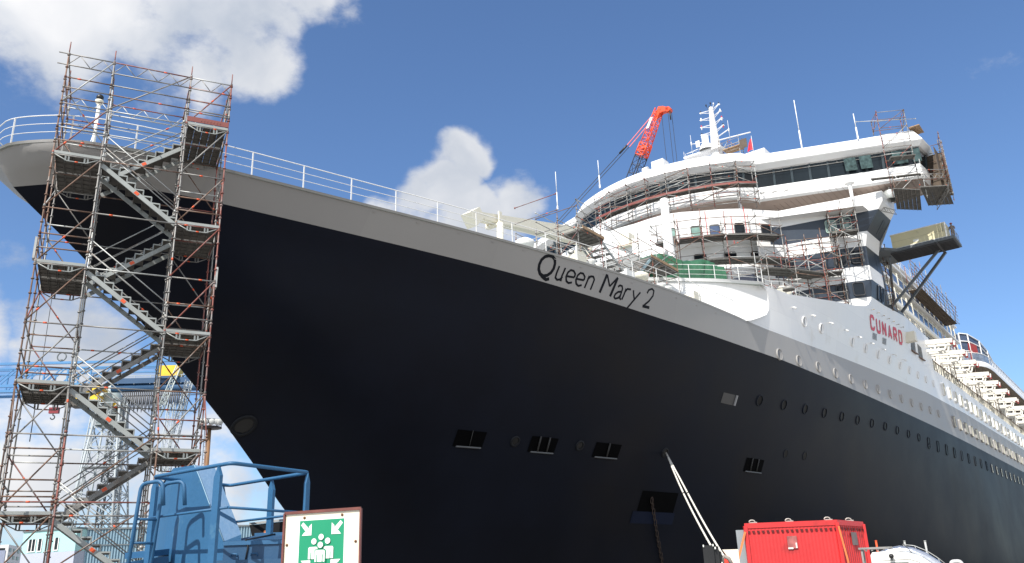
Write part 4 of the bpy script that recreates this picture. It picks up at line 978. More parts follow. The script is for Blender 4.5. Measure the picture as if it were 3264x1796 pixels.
# ---- scaffolds standing or hanging along a plan line of the ship
def wall_scaffold(name, label, line, near, far, zb, levels, decks, top=lambda x, y, r: 0, seed=1, red=.3, spacing=2.0, braces=True, r=.036, boards=None, jit=.25):
    """line in ship plan; near/far offsets forward of it; zb foot height; levels of ledgers; decks list of (z, i0, i1)"""
    pts = along(line, spacing)
    n = len(pts)
    def off(i, d):
        a, b = pts[max(0, i - 1)], pts[min(n - 1, i + 1)]; tx, ty = b[0] - a[0], b[1] - a[1]; l = hypot(tx, ty); nx, ny = -ty / l, tx / l
        if nx > 0: nx, ny = -nx, -ny
        return (pts[i][0] + nx * d, pts[i][1] + ny * d)
    cx = off(n // 2, near); sc = Scaf(name, label, S(cx[0], cx[1], zb), seed, r, red); rn = random.Random(seed)
    N_, F_ = [off(i, near) for i in range(n)], [off(i, far) for i in range(n)]
    zt = levels[-1]
    tops = []
    for i in range(n):
        for row in (N_, F_):
            t = zt + .35 + rn.uniform(0, jit) * 3; sc.post(S(row[i][0], row[i][1], zb), S(row[i][0], row[i][1], t), step=1.0)
        tops.append(t)
    for z in levels:
        for i in range(n - 1):
            if rn.random() < .93: sc.ledger(S(F_[i][0], F_[i][1], z), S(F_[i + 1][0], F_[i + 1][1], z + rn.uniform(-.03, .03)))
            if rn.random() < .6: sc.ledger(S(N_[i][0], N_[i][1], z), S(N_[i + 1][0], N_[i + 1][1], z))
        for i in range(n):
            if rn.random() < .75: sc.ledger(S(N_[i][0], N_[i][1], z), S(F_[i][0] + (F_[i][0] - N_[i][0]) * .15, F_[i][1] + (F_[i][1] - N_[i][1]) * .15, z), 'transom')
    if braces:
        for i in range(n - 1):
            for k in range(len(levels) - 1):
                if rn.random() < .16 and i + 2 < n and k + 2 < len(levels): sc.ledger(S(F_[i][0], F_[i][1], levels[k + (2 if i % 2 else 0)]), S(F_[i + 2][0], F_[i + 2][1], levels[k + (0 if i % 2 else 2)]), 'brace', mats=[GALVL, ORANGE])
                if (i + k) % 2 == 0 and rn.random() < .85:
                    a, b = (i, i + 1) if rn.random() < .5 else (i + 1, i)
                    sc.brace(S(F_[a][0], F_[a][1], levels[k]), S(F_[b][0], F_[b][1], levels[k + 1]))
    for z, i0, i1 in decks:
        for i in range(i0, min(i1, n - 1)):
            a, b = Vector(S(N_[i][0], N_[i][1], z)), Vector(S(N_[i + 1][0], N_[i + 1][1], z)); c = Vector(S(F_[i][0], F_[i][1], z))
            sc.deck(a, c - a, b - a, n=3)
            if boards:
                def f(m, i=i, z=z): m.bar(S(F_[i][0], F_[i][1], z + .14), S(F_[i + 1][0], F_[i + 1][1], z + .14), .05, .2)
                sc.part('toe_board', f, boards)
    sc.finish(); return sc
BC = [(75.0, -26.0)] + [(arc(o), CL + o) for o in (9.0, 7, 5, 3, 1, -1, -3, -5)]
wall_scaffold('bridge_front_scaffold', 'scaffold with red boards hung in front of the curved bridge windows', BC, .35, 1.15, 35.3, [35.9, 36.7, 37.5, 38.2, 38.75, 39.3, 39.85], [(37.5, 0, 20)], seed=11, red=.3, spacing=1.9, boards=REDBOARD, jit=.05)
wall_scaffold('curved_front_scaffold', 'scaffold with two plank decks along the curved white front behind the green tarpaulin', [(75.4, -25.2), (73.6, -26.6), (72.0, -28.6), (71.0, -30.2), (70.2, -32.0), (69.9, -34.0)], .5, 2.0, 25.2, [26.6, 28.2, 29.4, 30.4, 31.6, 32.6, 33.4], [(29.3, 0, 12), (31.7, 0, 12)], seed=12, red=.35, spacing=2.0)
wall_scaffold('port_bay_scaffold', 'dense rusty scaffold in front of the blue window bands on the port side', [(78.5, -20.2), (77.9, -21.5), (77.2, -22.9), (76.3, -24.4)], .4, 1.7, 22.0, [22.6, 23.7, 24.8, 25.9, 27.0, 28.1, 29.2, 30.3, 31.3], [(24.3, 0, 2), (27.9, 0, 2), (28.0, 2, 4)], seed=13, red=.5, spacing=1.8)
wall_scaffold('window_scaffold_tower', 'narrow scaffold tower with plank cage around the upper blue window', [(79.2, -18.3), (78.3, -20.5)], .3, 1.5, 28.5, [29.4, 30.6, 31.8, 32.5, 33.2, 33.9], [(31.7, 0, 3)], seed=14, red=.25, spacing=1.15)
wall_scaffold('breakwater_scaffold', 'low scaffold with plank deck beside the deck ventilators', [(76.0, -24.0), (73.5, -25.5), (71.6, -27.0)], 2.6, 4.4, 22.0, [23.0, 24.2, 25.4, 26.6, 28.0], [(27.0, 0, 3)], seed=15, red=.4, spacing=2.0)
# foredeck stair scaffold behind the ship's name
fs = Scaf('foredeck_stair_scaffold', 'scaffold stairs with landings on the foredeck above the painted ship name', S(44, -25.5, 18.4), 21, .026, .3)
for x, zt in ((36.9, 21.4), (39.0, 22.5), (41.6, 23.2), (44.0, 21.0), (46.3, 23.2), (48.1, 22.4), (51.8, 24.6), (49.9, 23.0)):
    for y in (-24.0, -25.5, -26.9): fs.post(S(x, y, 18.4), S(x, y, zt - (.0 if y > -25 else .5)))
for x0, x1, zs in ((36.9, 39.0, (19.6, 20.3, 21.0)), (39.0, 41.6, (19.4, 21.2, 21.9, 22.4, 23.0)), (41.6, 46.3, (20.2, 22.4)), (46.3, 48.1, (19.6, 20.8, 21.9, 22.8)), (48.1, 51.8, (20.2, 21.9, 22.6, 23.2, 23.9))):
    for z in zs:
        for y in (-24.0, -26.9): fs.ledger(S(x0, y, z), S(x1, y, z))
for x in (36.9, 39.0, 41.6, 46.3, 48.1, 51.8):
    for z in (20.3, 21.6, 22.6): fs.ledger(S(x, -24, z), S(x, -26.9, z), 'transom')
for a, b in (((36.9, 18.8), (39.0, 21.0)), ((39.0, 23.0), (41.6, 20.9)), ((41.6, 22.8), (46.3, 20.4)), ((41.6, 18.8), (46.3, 22.3)), ((46.3, 19.0), (48.1, 21.5)), ((46.3, 20.2), (51.8, 23.6)), ((48.1, 21.0), (51.8, 23.2)), ((39, 19), (41.6, 21))):
    fs.brace(S(a[0], -24.0, a[1]), S(b[0], -24.0, b[1]))
for x0, x1, z in ((39.5, 41.9, 21.3), (47.9, 51.8, 21.95), (41.6, 44.0, 19.2)):
    fs.deck(S(x0, -25.4, z), EA * (x1 - x0), NP * 1.4, n=5)
    def f(m, x0=x0, x1=x1, z=z): m.bar(S(x0, -23.96, z + .12), S(x1, -23.96, z + .12), .04, .18)
    fs.part('toe_board', f, BOARD if x0 != 41.6 else REDBOARD)
def ship_flight(x0, z0, x1, z1, y0, y1, al):
    def f(m):
        for y in (y0, y1): m.bar(S(x0, y, z0), S(x1, y, z1), .05, .17)
        n = 9
        for k in range(n):
            a = (k + .5) / n; x, z = lerp(x0, x1, a), lerp(z0, z1, (k + .25) / n)
            m.box(S(x - .15, y0, z), EA * .3, NP * (y1 - y0), Zv * .04, mi=1); m.bar(S(x - .15, y1, z), S(x + .15, y1, z), .04, .04); m.bar(S(x + (.14 if x1 > x0 else -.14), y1, z), S(x + (.14 if x1 > x0 else -.14), y1, z - .2), .035, .035)
    fs.part('stair_flight', f, [al, mat('stair_tread', (.27, .26, .25), .7, var=.25)])
ship_flight(41.9, 21.3, 46.6, 18.7, -26.6, -25.6, STAIRAL)
ship_flight(41.9, 21.35, 45.9, 19.2, -25.4, -24.2, STAIRAL)
ship_flight(48.1, 21.9, 45.6, 19.8, -25.3, -24.1, mat('pale_blue_metal', (.33, .45, .48), .5))
fs.finish()
# ---- port wing tip scaffold: tower over the roof, cage and platforms below the wing
ws = Scaf('wing_tip_scaffold', 'scaffold cage with brown platforms wrapped round the tip of the port bridge wing', S(80, -13, 34.5), 31, .032, .45)
for x, y, z0, z1 in ((79.2, -14.5, 34.4, 43.6), (80.4, -12.3, 34.4, 43.4), (80.8, -15.4, 41.9, 43.5), (82.0, -13.0, 41.9, 43.3), (84.6, -10.6, 35.2, 41.3), (82.2, -10.1, 34.6, 41.0), (85.9, -10.5, 35.2, 40.6), (80.4, -11.9, 34.0, 38.0), (79.0, -14.2, 33.6, 36.6)): ws.post(S(x, y, z0), S(x, y, z1))
for z in (35.2, 36.0, 36.8, 37.5, 38.2, 38.9, 39.6, 40.3, 41.0, 41.7, 42.6, 43.4): ws.ledger(S(79.2, -14.5, z), S(80.4, -12.3, z))
for z in (36.0, 36.8, 37.6, 38.4, 39.2, 40.0, 40.8): ws.ledger(S(82.2, -10.1, z), S(84.6, -10.6, z)); ws.ledger(S(84.6, -10.6, z), S(85.9, -10.5, z))
for z in (36.0, 37.0): ws.ledger(S(80.4, -12.3, z), S(82.2, -10.1, z))
for a, b in (((79.2, -14.5, 35.2), (80.4, -12.3, 37.4)), ((79.2, -14.5, 37.4), (80.4, -12.3, 39.6)), ((80.4, -12.3, 41.8), (79.2, -14.5, 39.6)), ((79.2, -14.5, 39.4), (80.4, -12.3, 41.8)), ((79.2, -14.5, 41.6), (80.4, -12.3, 43.4)), ((79.0, -14.2, 34.5), (80.4, -12.3, 36.6)), ((80.4, -12.3, 43.3), (82.0, -13.0, 42.0)), ((79.2, -14.5, 43.5), (80.8, -15.4, 42.1))): ws.brace(S(*a), S(*b))
for z in (42.6,): ws.ledger(S(78.2, -16.2, z), S(81.4, -11.6, z), mats=[GALVL, ORANGE])
for z in (43.4, 42.4): ws.ledger(S(79.2, -14.5, z), S(80.8, -15.4, z)); ws.ledger(S(80.4, -12.3, z), S(82.0, -13.0, z)); ws.ledger(S(80.8, -15.4, z), S(82.0, -13.0, z))
ws.deck(S(77.3, -14.0, 34.5), S(79.2, -12.2, 0) - S(77.3, -14.0, 0), S(82.4, -15.0, 0) - S(77.3, -14.0, 0), n=6)
ws.deck(S(79.6, -12.2, 34.9), S(80.9, -10.2, 0) - S(79.6, -12.2, 0), S(84.6, -12.6, 0) - S(79.6, -12.2, 0), n=6)
ws.deck(S(79.0, -14.3, 38.05), NP * 2.0 + EA * 1.1, EA * -.7 + NP * .4, n=2)
ws.deck(S(78.3, -16.0, 36.5), NP * 4.0 + EA * 2.0, EA * .5, n=2)
ws.deck(S(81.5, -12.4, 41.95), NP * 1.0, EA * 2.0, n=2, mats=BOARD)
def truss(m, p, q, h, n=7):
    p, q = Vector(p), Vector(q); m.tube(p, q, .035, 5); m.tube(p - Zv * h, q - Zv * h, .035, 5)
    for k in range(n): m.tube(p.lerp(q, k / n) - Zv * (h if k % 2 else 0), p.lerp(q, (k + 1) / n) - Zv * (0 if k % 2 else h), .025, 4)
for p, q in ((S(80.9, -10.1, 34.85), S(85.0, -12.0, 34.85)), (S(82.0, -10.4, 36.6), S(80.2, -12.0, 36.4)), (S(80.2, -16.1, 34.4), S(82.3, -15.1, 34.4))):
    ws.part('truss_beam', lambda m, p=p, q=q: truss(m, p, q, .45), GALV)
def wallp(m): m.box(S(83.2, -10.9, 36.9), EA * 2.8, NP * .06, Zv * 3.2); m.box(S(84.8, -12.0, 35.4), NP * 1.7, EA * .06, Zv * 4.6)
for q in ((84.6, -11.9), (84.7, -10.3)): ws.post(S(q[0], q[1], 35.3), S(q[0], q[1], 41.2))
for z in (35.6, 36.5, 37.4, 38.3, 39.2, 40.1, 40.9): ws.ledger(S(84.6, -11.9, z), S(84.7, -10.3, z))
ws.part('brown_screen', wallp, mat('screen_brown', (.10, .075, .055), .8, var=.3))
ws.finish()
# ---- scaffold with netting on the forward balcony side, and one round the radar platform
bs = Scaf('balcony_side_scaffold', 'scaffold with brown underdeck hung on the balcony side behind the grey platform', S(115, -20, 33), 41, .04, .35)
for x in range(109, 134, 3):
    for y in (-19.6, -20.9): bs.post(S(x, y, 35.3), S(x, y, 38.6 + (x % 4) * .35), step=1.2)
    for z in (35.9, 36.5, 37.1, 37.7, 38.3): bs.ledger(S(x, -19.6, z), S(x + 3, -19.6, z))
    if x % 2: bs.brace(S(x, -19.6, 35.4), S(x + 3, -19.6, 38.6))
bs.deck(S(112, -21.0, 35.2), NP * 1.6, EA * 21, n=4, mats=mat('screen_brown', (.10, .075, .055)))
for x in (86.5, 88.2):
    for y in (-17.9, -19.0): bs.post(S(x, y, 26.2), S(x, y, 33.5), step=1.0)
for k in range(14): z = 26.6 + .5 * k; bs.ledger(S(86.5, -17.9, z), S(86.5, -19.0, z), 'ladder_rung')
for z in (28, 30, 32): bs.ledger(S(86.5, -17.9, z), S(88.2, -17.9, z)); bs.brace(S(86.5, -17.9, z - 2), S(88.2, -17.9, z))
bs.finish()
rs = Scaf('radar_scaffold', 'small scaffold with plank platform beside the white signal mast', S(92, -33.5, 41.9), 51, .03, .5)
for y in (-35.2, -34.0, -32.6):
    for x in (91.6, 92.8): rs.post(S(x, y, 42), S(x, y, 53.4 if y < -34.5 else 53.0), step=1.2)
for z in (51.2, 52.0, 52.6):
    rs.ledger(S(91.6, -35.2, z), S(91.6, -32.6, z + .1)); rs.ledger(S(92.8, -35.2, z), S(92.8, -32.6, z + .1))
for a, b in (((-35.2, 51.2), (-34.0, 52.6)), ((-34.0, 52.6), (-32.6, 51.3))): rs.brace(S(91.6, a[0], a[1]), S(91.6, b[0], b[1]))
rs.deck(S(91.4, -34.7, 51.6), EA * 1.5, NP * 2.2, n=4, mats=BOARD)
def sheet(m): m.box(S(91.5, -32.5, 51.0), NP * .9, EA * .05, Zv * 1.2)
rs.part('dark_sheet', sheet, mat('screen_brown', (.10, .075, .055)))
rs.finish()
# ------------------------------------------------------------------ quay, dock basin
CONC = mat('quay_concrete', (.36, .345, .32), .85, var=.18, scale=.35, bump=.25, bscale=4, dirt=((.16, .15, .14), .55, .8, .12))
DOCKW = mat('dock_wall_concrete', (.20, .19, .17), .9, var=.25, scale=.4)
bx0, bx1, by0, by1 = -30, 420, -62, -8.5
def corner(x, y, z): return S(x, y, z)
m = MB(); R_ = 6000
c4 = [(bx0, by0), (bx1, by0), (bx1, by1), (bx0, by1)]; o4 = [(-R_, -R_), (R_, -R_), (R_, R_), (-R_, R_)]
for i in range(4):
    j = (i + 1) % 4; m.face([S(*o4[i], 0), S(*o4[j], 0), S(*c4[j], 0), S(*c4[i], 0)])
structure(m.build('ground', CONC))
m = MB()
for i in range(4):
    j = (i + 1) % 4; m.face([S(*c4[i], 0), S(*c4[j], 0), S(*c4[j], -11), S(*c4[i], -11)])
m.face([S(*c, -11) for c in c4]); structure(m.build('dock_basin', DOCKW))
m = MB()
for i in range(4):
    j = (i + 1) % 4; a, b = S(*c4[i]), S(*c4[j]); d = (b - a).normalized(); nrm = Vector((-d.y, d.x, 0))
    m.box(a - d * .4, b - a + d * .8, nrm * -.5, Zv * .18)
structure(m.build('dock_coping', mat('coping', (.36, .35, .32), .8)))
# ------------------------------------------------------------------ foreground: blue machine, sign, container truck, ropes
def pol(az, r, z): return Vector((sin(radians(az)) * r, cos(radians(az)) * r, z))
def pt(az, r, tan): return pol(az, r, CAM_H + tan * r)
BLUE = mat('machine_blue', (.026, .112, .235), .55, var=.07, scale=1.5, bump=.08, bscale=14, dirt=((.07, .18, .29), .66, .75, 3.0))
BLUED = mat('machine_blue_deep', (.02, .075, .16), .45, var=.08, scale=1.5, bump=.06, bscale=14)
mc = thing('dock_winch_machine', 'blue painted dock machine with guard rails, tilted plate and hood behind the green sign', 'machine', (-3.9, 12.2, 0))
A, B_, C_, D_ = Vector((-5.07, 12.04, 3.3)), Vector((-3.66, 11.02, 3.3)), Vector((-2.94, 12.19, 3.3)), Vector((-4.42, 13.3, 3.3))
def rounded(pts, r=.12, n=5, closed=False):
    out = []; k = len(pts)
    for i, p in enumerate(pts):
        if not closed and i in (0, k - 1): out.append(p); continue
        a, b = pts[i - 1], pts[(i + 1) % k]; u, v = (a - p).normalized(), (b - p).normalized()
        for j in range(n + 1):
            t = j / n; out.append((p + u * r) * (1 - t)**2 + p * 2 * t * (1 - t) + (p + v * r) * t**2)
    return out
m = MB(); m.path(rounded([A, B_, C_, D_], .10, closed=True), .026, 10, closed=True); m.build('top_rail', BLUE, mc)
lo = [p - Zv * .55 for p in (A, B_, C_, D_)]
for a, b in ((lo[0], lo[1]), (lo[1], lo[2]), (lo[2], lo[3])):
    m = MB(); m.path([a, b], .018, 8); m.build('middle_rail', BLUE, mc)
for p, w, h, d in ((A + Vector((.06, 0, 0)), .11, 2.2, (B_ - A)), (B_ + (A - B_).normalized() * .22, .13, 2.1, (B_ - A)), (C_ + (B_ - C_).normalized() * .06, .075, 1.9, (C_ - B_)), (C_ + (D_ - C_).normalized() * .85, .11, 1.3, (D_ - C_)), (D_ + (A - D_).normalized() * .1, .09, 2.2, (A - D_))):
    d = d.normalized(); n_ = Vector((d.y, -d.x, 0))
    m = MB(); m.prism([p - d * w / 2 - Zv * h, p + d * w / 2 - Zv * h, p + d * w / 2 - Zv * .14, p + d * .0 - Zv * .02, p - d * w / 2 - Zv * .16], n_ * .045); m.build('rail_post', BLUE, mc)
TL, TM, F1, F2, F3 = pt(-21.76, 13.6, .1358), pt(-20.54, 13.0, .1394), pt(-20.12, 12.9, .1247), pt(-19.33, 12.65, .0930), pt(-18.47, 12.4, .0597)
hdir = Vector((1, .15, 0)); pn_ = (F3 - TM).cross(hdir)
def on_plane(az, tan):
    o = Vector((0, 0, CAM_H)); d = Vector((sin(radians(az)), cos(radians(az)), tan)); return o + d * ((TM - o).dot(pn_) / d.dot(pn_))
F1, F2, TR, RE = on_plane(-20.12, .1247), on_plane(-19.33, .0930), on_plane(-19.35, .1373), on_plane(-17.48, .0664)
BLc, BFc = pol(-21.9, 13.5, 1.0), pol(-18.45, 12.4, 1.0)
L2, L2b = pt(-22.15, 13.9, .1204), pol(-22.3, 13.8, 1.0)
m = MB()
for t in ((TL, BLc, TM), (TM, BLc, F1), (F1, BLc, F2), (F2, BLc, F3), (F3, BLc, BFc)): m.face(t)
m.face([TM, F1, F2, F3, RE, TR]); m.face([RE, F3, F3 - Zv * .6, RE - Zv * .6])
back = Vector((-.45, .75, 0))
m.face([TL, L2, L2b, BLc]); m.face([TL, TM, TM + back, L2 + back * .4]); m.face([TM, TR, TR + back, TM + back]); m.face([TR, RE, RE + back, TR + back]); m.face([L2, L2b, L2b + back * 2, L2 + back])
m.build('tilted_plate', BLUE, mc)
m = MB(); m.path([TM + Vector((0, -.012, .0)), F1 + Vector((0, -.012, 0)), F2 + Vector((0, -.012, 0)), F3 + Vector((0, -.012, 0))], .008, 5); m.build('weld_edge', mat('worn_edge', (.20, .34, .45), .5), mc)
H0, H1 = Vector((F3.x, F3.y, 2.39)), Vector((-2.7, 11.86, 2.39))
dpt = Vector((.12, .95, 0))
m = MB(); m.box6([H0 - Zv * 1.3, H1 - Zv * 1.3, H1 - Zv * 1.3 + dpt, H0 - Zv * 1.3 + dpt, H0, H1, H1 + dpt + Zv * .12, H0 + dpt + Zv * .12]); hd = m.build('hood', BLUED, mc)
m = MB(); p = H0.lerp(H1, .235) + Vector((0, -.005, 0)); m.path([p + dpt + Zv * .135, p + Zv * .006 + Vector((-.01, 0, 0)), p - Zv * .08 + Vector((.03, -.004, 0)), p - Zv * .3 + Vector((0, -.006, 0))], .012, 5); m.build('hood_seam', BLACK, hd)
m = MB(); m.bar(H0 - Vector((0, .012, .03)), H1 - Vector((0, .012, .03)), .02, .05); m.build('hood_edge', BLUE, hd)
m = MB(); m.bar(H0 + dpt + Zv * .13, H1 + dpt + Zv * .13, .06, .05); m.build('hood_edge', BLUE, hd)
for f in (.12, .33):
    p = H0.lerp(H1, f) + Vector((0, -.02, -.2)); m = MB(); m.path([p - Vector((.04, 0, 0)), p + Vector((-.04, 0, .035)), p + Vector((.04, 0, .035)), p + Vector((.04, 0, 0))], .009, 6); m.build('hood_latch', BLUE, hd)
m = MB(); q0, q1 = H0 + Vector((-.05, -.22, -.25)), H1 + Vector((0, -.25, -.25)); m.box6([q0 - Zv * 1.2, q1 - Zv * 1.2, q1 - Zv * 1.2 + dpt, q0 - Zv * 1.2 + dpt, q0, q1, q1 + dpt * .3, q0 + dpt * .3]); m.build('lower_housing', BLUED, mc)
m = MB(); m.box(Vector((-5.3, 12.2, 0)), Vector((2.7, -.45, 0)), Vector((.4, 2.2, 0)), Zv * 1.15); m.build('base_frame', BLUED, mc)
# black trough with copper rollers behind the hood
T0, T1 = pol(-17.05, 13.6, 2.60), pol(-13.4, 13.3, 2.62)
m = MB(); m.prism([T0 + Zv * .08, T1 + Zv * .12, T1 - Zv * .16, T0 + Vector((.08, 0, -.16))], Vector((.05, .5, 0))); tr_ = m.build('black_trough', BLACK, mc)
m = MB(); m.bar(T0 + Zv * .1, T1 + Zv * .14, .03, .03); m.build('trough_trim', GALVL, tr_)
for f in (.28, .62, .7):
    p = T0.lerp(T1, f) + Vector((0, -.06, -.08)); m = MB(); m.tube(p, p + Vector((.05, .0, 0)), .07, 12); m.tube(p + Vector((.02, 0, -.09)), p + Vector((.05, 0, -.09)), .035, 10); m.build('copper_roller', mat('copper', (.42, .15, .05), .4, .5, var=.3), tr_)
# ladder hoops on the left
for (a0, r0, a1) in ((-23.46, 12.6, -23.95), (-22.25, 12.75, -22.7)):
    t, b = pt(a0, r0, .1191), pol(a1, r0, 1.1); m = MB(); m.path(rounded([b, t, t + Vector((.32, -.1, .02)), t + Vector((.36, -.1, -.3))], .1), .026, 10); m.build('ladder_hoop', BLUE, mc)
m = MB()
for k in range(6): m.tube(pol(-23.5 - .05 * k, 12.6, 2.7 - .3 * k), pol(-22.35 - .05 * k, 12.75, 2.7 - .3 * k), .018, 6)
m.build('ladder_rungs', BLUE, mc)
m = MB(); m.bar(pol(-27.8, 12.9, 1.98), pol(-21.8, 13.4, 2.2), .35, .12); m.bar(pol(-27.3, 13.4, 2.08), pol(-25.7, 13.5, 2.12), .5, .09); m.bar(pol(-23.4, 13.3, 2.28), pol(-21.9, 13.6, 2.33), .4, .08); m.build('walkway_beam', BLUE, mc)
m = MB(); m.box(pol(-28.2, 13.0, 0), Vector((.2, .05, 0)), Vector((0, .2, 0)), Zv * 1.95); m.build('walkway_leg', BLUED, mc)
# ---- assembly point sign
s0, s1 = pol(-14.92, 7.48, 0), pol(-10.22, 7.14, 0)
SU = (s1 - s0); SWd = SU.length; SU.normalize(); SN = Vector((SU.y, -SU.x, 0)); ST = 2.305; SH = 1.05
sg = thing('assembly_point_sign', 'cream board with green assembly point pictogram of people and four arrows', 'sign', (s0 + s1) / 2)
def sp(u, v, off=0.0): return s0 + SU * u + Zv * (ST - v) + SN * off
m = MB(); m.box(sp(0, SH, 0), SU * SWd, SN * -.012, Zv * SH); m.build('board', mat('sign_cream', (.74, .69, .56), .45, var=.04, scale=3), sg)
FR = mat('sign_frame_red', (.16, .05, .04), .5, var=.25, scale=6); m = MB()
for a, b in (((0, 0), (SWd, 0)), ((0, 0), (0, SH)), ((SWd, 0), (SWd, SH)), ((0, SH), (SWd, SH))):
    m.bar(sp(*a, .008), sp(*b, .008), .014, .022, up=SN if a[0] == b[0] else Zv)
m.build('frame', FR, sg)
for u in (.2, .48):
    m = MB(); m.tube(sp(u, .2, -.05), s0 + SU * u - SN * .05, .03, 10); m.build('sign_post', GALV, sg)
GRN = mat('sign_green', (.012, .26, .13), .4, var=.04); WHS = mat('sign_white', (.80, .82, .78), .4, var=.02); 
PW = .400; PH = .425; PU, PV = .142, .068
def pp(u, v, lay): return sp(PU + u * PW, PV + v * PH, .004 + .0012 * lay)
def poly(m, pts, lay, mi=0): m.face([pp(u, v, lay) for u, v in pts], mi)
m = MB(); poly(m, [(-.018, -.018), (1.018, -.018), (1.018, 1.018), (-.018, 1.018)], 0); m.build('panel_border', WHS, sg)
m = MB(); poly(m, [(0, 0), (1, 0), (1, 1), (0, 1)], 1); pn = m.build('green_panel', GRN, sg)
def arrow(fx, fy):
    m = MB(); g = lambda u, v: ((u if fx else 1 - u), (v if fy else 1 - v))
    w = .035; poly(m, [g(.03 - 0, .03 + w * 1.4), g(.03 + w * 1.4, .03), g(.235 + w, .235 - w), g(.235 - w, .235 + w)], 2)
    poly(m, [g(.275, .275), g(.275, .06), g(.215, .115), g(.215, .215), ], 3); poly(m, [g(.275, .275), g(.06, .275), g(.115, .215), g(.215, .215)], 4)
    m.build('arrow', WHS, pn)
for fx in (1, 0):
    for fy in (1, 0): arrow(fx, fy)
m = MB()
def disc(u, v, r, lay): poly(m, [(u + r * cos(t), v + r * PW / PH * sin(t)) for t in [2 * pi * k / 28 for k in range(28)]], lay)
def body(x0, x1, v0, v1, lay, slits):
    r = .035; poly(m, [(x0, v1), (x0, v0 + r)] + [(x0 + r - r * cos(t), v0 + r - r * sin(t)) for t in (.4, .8, 1.2)] + [(x0 + r, v0), (x1 - r, v0)] + [(x1 - r + r * sin(t), v0 + r - r * cos(t)) for t in (.4, .8, 1.2)] + [(x1, v0 + r), (x1, v1)], lay)
body(.222, .43, .487, .705, 5, 0); body(.57, .782, .487, .705, 6, 0)
disc(.345, .39, .058, 7); disc(.505, .315, .058, 8); disc(.655, .39, .058, 9)
m.build('people_behind', WHS, pn)
m = MB(); body(.368, .625, .532, .8, 10, 0); disc(.503, .458, .072, 11)
for u in (.288, .716): poly(m, [(u - .009, .58), (u + .009, .58), (u + .009, .705), (u - .009, .705)], 7)
poly(m, [(.355, .69), (.645, .69), (.645, .80), (.355, .80)], 11.5) if False else None
m.build('green_gap', GRN, pn)
m = MB(); body(.385, .608, .55, .76, 13, 0); disc(.503, .458, .058, 14); m.build('person_front', WHS, pn)
m = MB()
for u in (.437, .556): poly(m, [(u - .009, .625), (u + .009, .625), (u + .009, .76), (u - .009, .76)], 15)
m.build('sleeve_gap', GRN, pn)
for u, v in ((.18, .045), (.52, .04), (.03, .25), (.645, .25)):
    m = MB(); m.lathe(sp(u, v, .001), SN, [(0, .011), (.004, .011), (.006, .004)], 10); m.build('rusty_screw', mat('screw_rust', (.16, .07, .03), .8), sg)
# ---- red container on a flatbed
Pl, Pm, Pr = pol(14.06, 36.6, 3.81), pol(19.43, 37.5, 3.81), pol(20.9, 40.0, 3.81)
CR = mat('container_red', (.60, .034, .036), .5, var=.08, scale=.8, bump=.12, bscale=5, dirt=((.36, .03, .03), .6, .8, 1.2))
cn = thing('red_container', 'bright red steel container with dark slots along its top, strapped on a flatbed', 'container', (Pl + Pr) / 2 - Zv * 2.7)
Pb = Pl + (Pr - Pm); CB = 1.12
def corr(m, a, b, n, dep, top, bot):
    d = (b - a); nrm = Vector((d.y, -d.x, 0)).normalized(); pts = []
    for k in range(n):
        for f, o in ((.0, 0), (.35, 0), (.5, dep), (.85, dep)): pts.append(a + d * ((k + f) / n) - nrm * o)
    pts.append(b)
    m.grid([[p - Zv * (a.z - bot) for p in pts], [p - Zv * (a.z - top) for p in pts]], smooth=False)
m = MB(); corr(m, Pl, Pm, 26, .007, 3.62, CB + .15); corr(m, Pm, Pr, 13, .03, 3.62, CB + .15)
m.face([Pr - Zv * .2, Pb - Zv * .2, Pb - Zv * 2.5, Pr - Zv * 2.5]); m.face([Pb - Zv * .2, Pl - Zv * .2, Pl - Zv * 2.5, Pb - Zv * 2.5]); m.face([Pl - Zv * .02, Pm - Zv * .02, Pr - Zv * .02, Pb - Zv * .02])
m.build('corrugated_walls', CR, cn)
m = MB()
nf = Vector(((Pm - Pl).y, -(Pm - Pl).x, 0)).normalized(); ns = Vector(((Pr - Pm).y, -(Pr - Pm).x, 0)).normalized()
for a, b, n_ in ((Pl, Pm, nf), (Pm, Pr, ns), (Pr, Pb, -nf), (Pb, Pl, -ns)):
    m.box6([a - Zv * .2 - n_ * .05, b - Zv * .2 - n_ * .05, b - Zv * .2 + n_ * .03, a - Zv * .2 + n_ * .03, a - n_ * .05, b - n_ * .05, b + n_ * .03, a + n_ * .03])
    m.box6([a - Zv * 2.69 - n_ * .05, b - Zv * 2.69 - n_ * .05, b - Zv * 2.69 + n_ * .03, a - Zv * 2.69 + n_ * .03, a - Zv * 2.53 - n_ * .05, b - Zv * 2.53 - n_ * .05, b - Zv * 2.53 + n_ * .03, a - Zv * 2.53 + n_ * .03])
for p in (Pl, Pm, Pr, Pb): m.box(p - Vector((.07, .07, 2.6)), Vector((.14, 0, 0)), Vector((0, .14, 0)), Zv * 2.5)
m.build('frame', CR, cn)
m = MB(); d = (Pm - Pl) / 19
for k in range(19): p = Pl + d * (k + .25) + nf * .045 - Zv * .30; m.prism([p, p + d * .62, p + d * .55 - Zv * .085, p + d * .08 - Zv * .085], nf * .004)
for k in range(9): p = Pm + (Pr - Pm) * ((k + .3) / 9) + ns * .034 - Zv * .28; m.box(p - Zv * .12, (Pr - Pm) * .045, ns * .004, Zv * .12)
m.build('lashing_slots', mat('slot_dark', (.10, .008, .008), .7), cn)
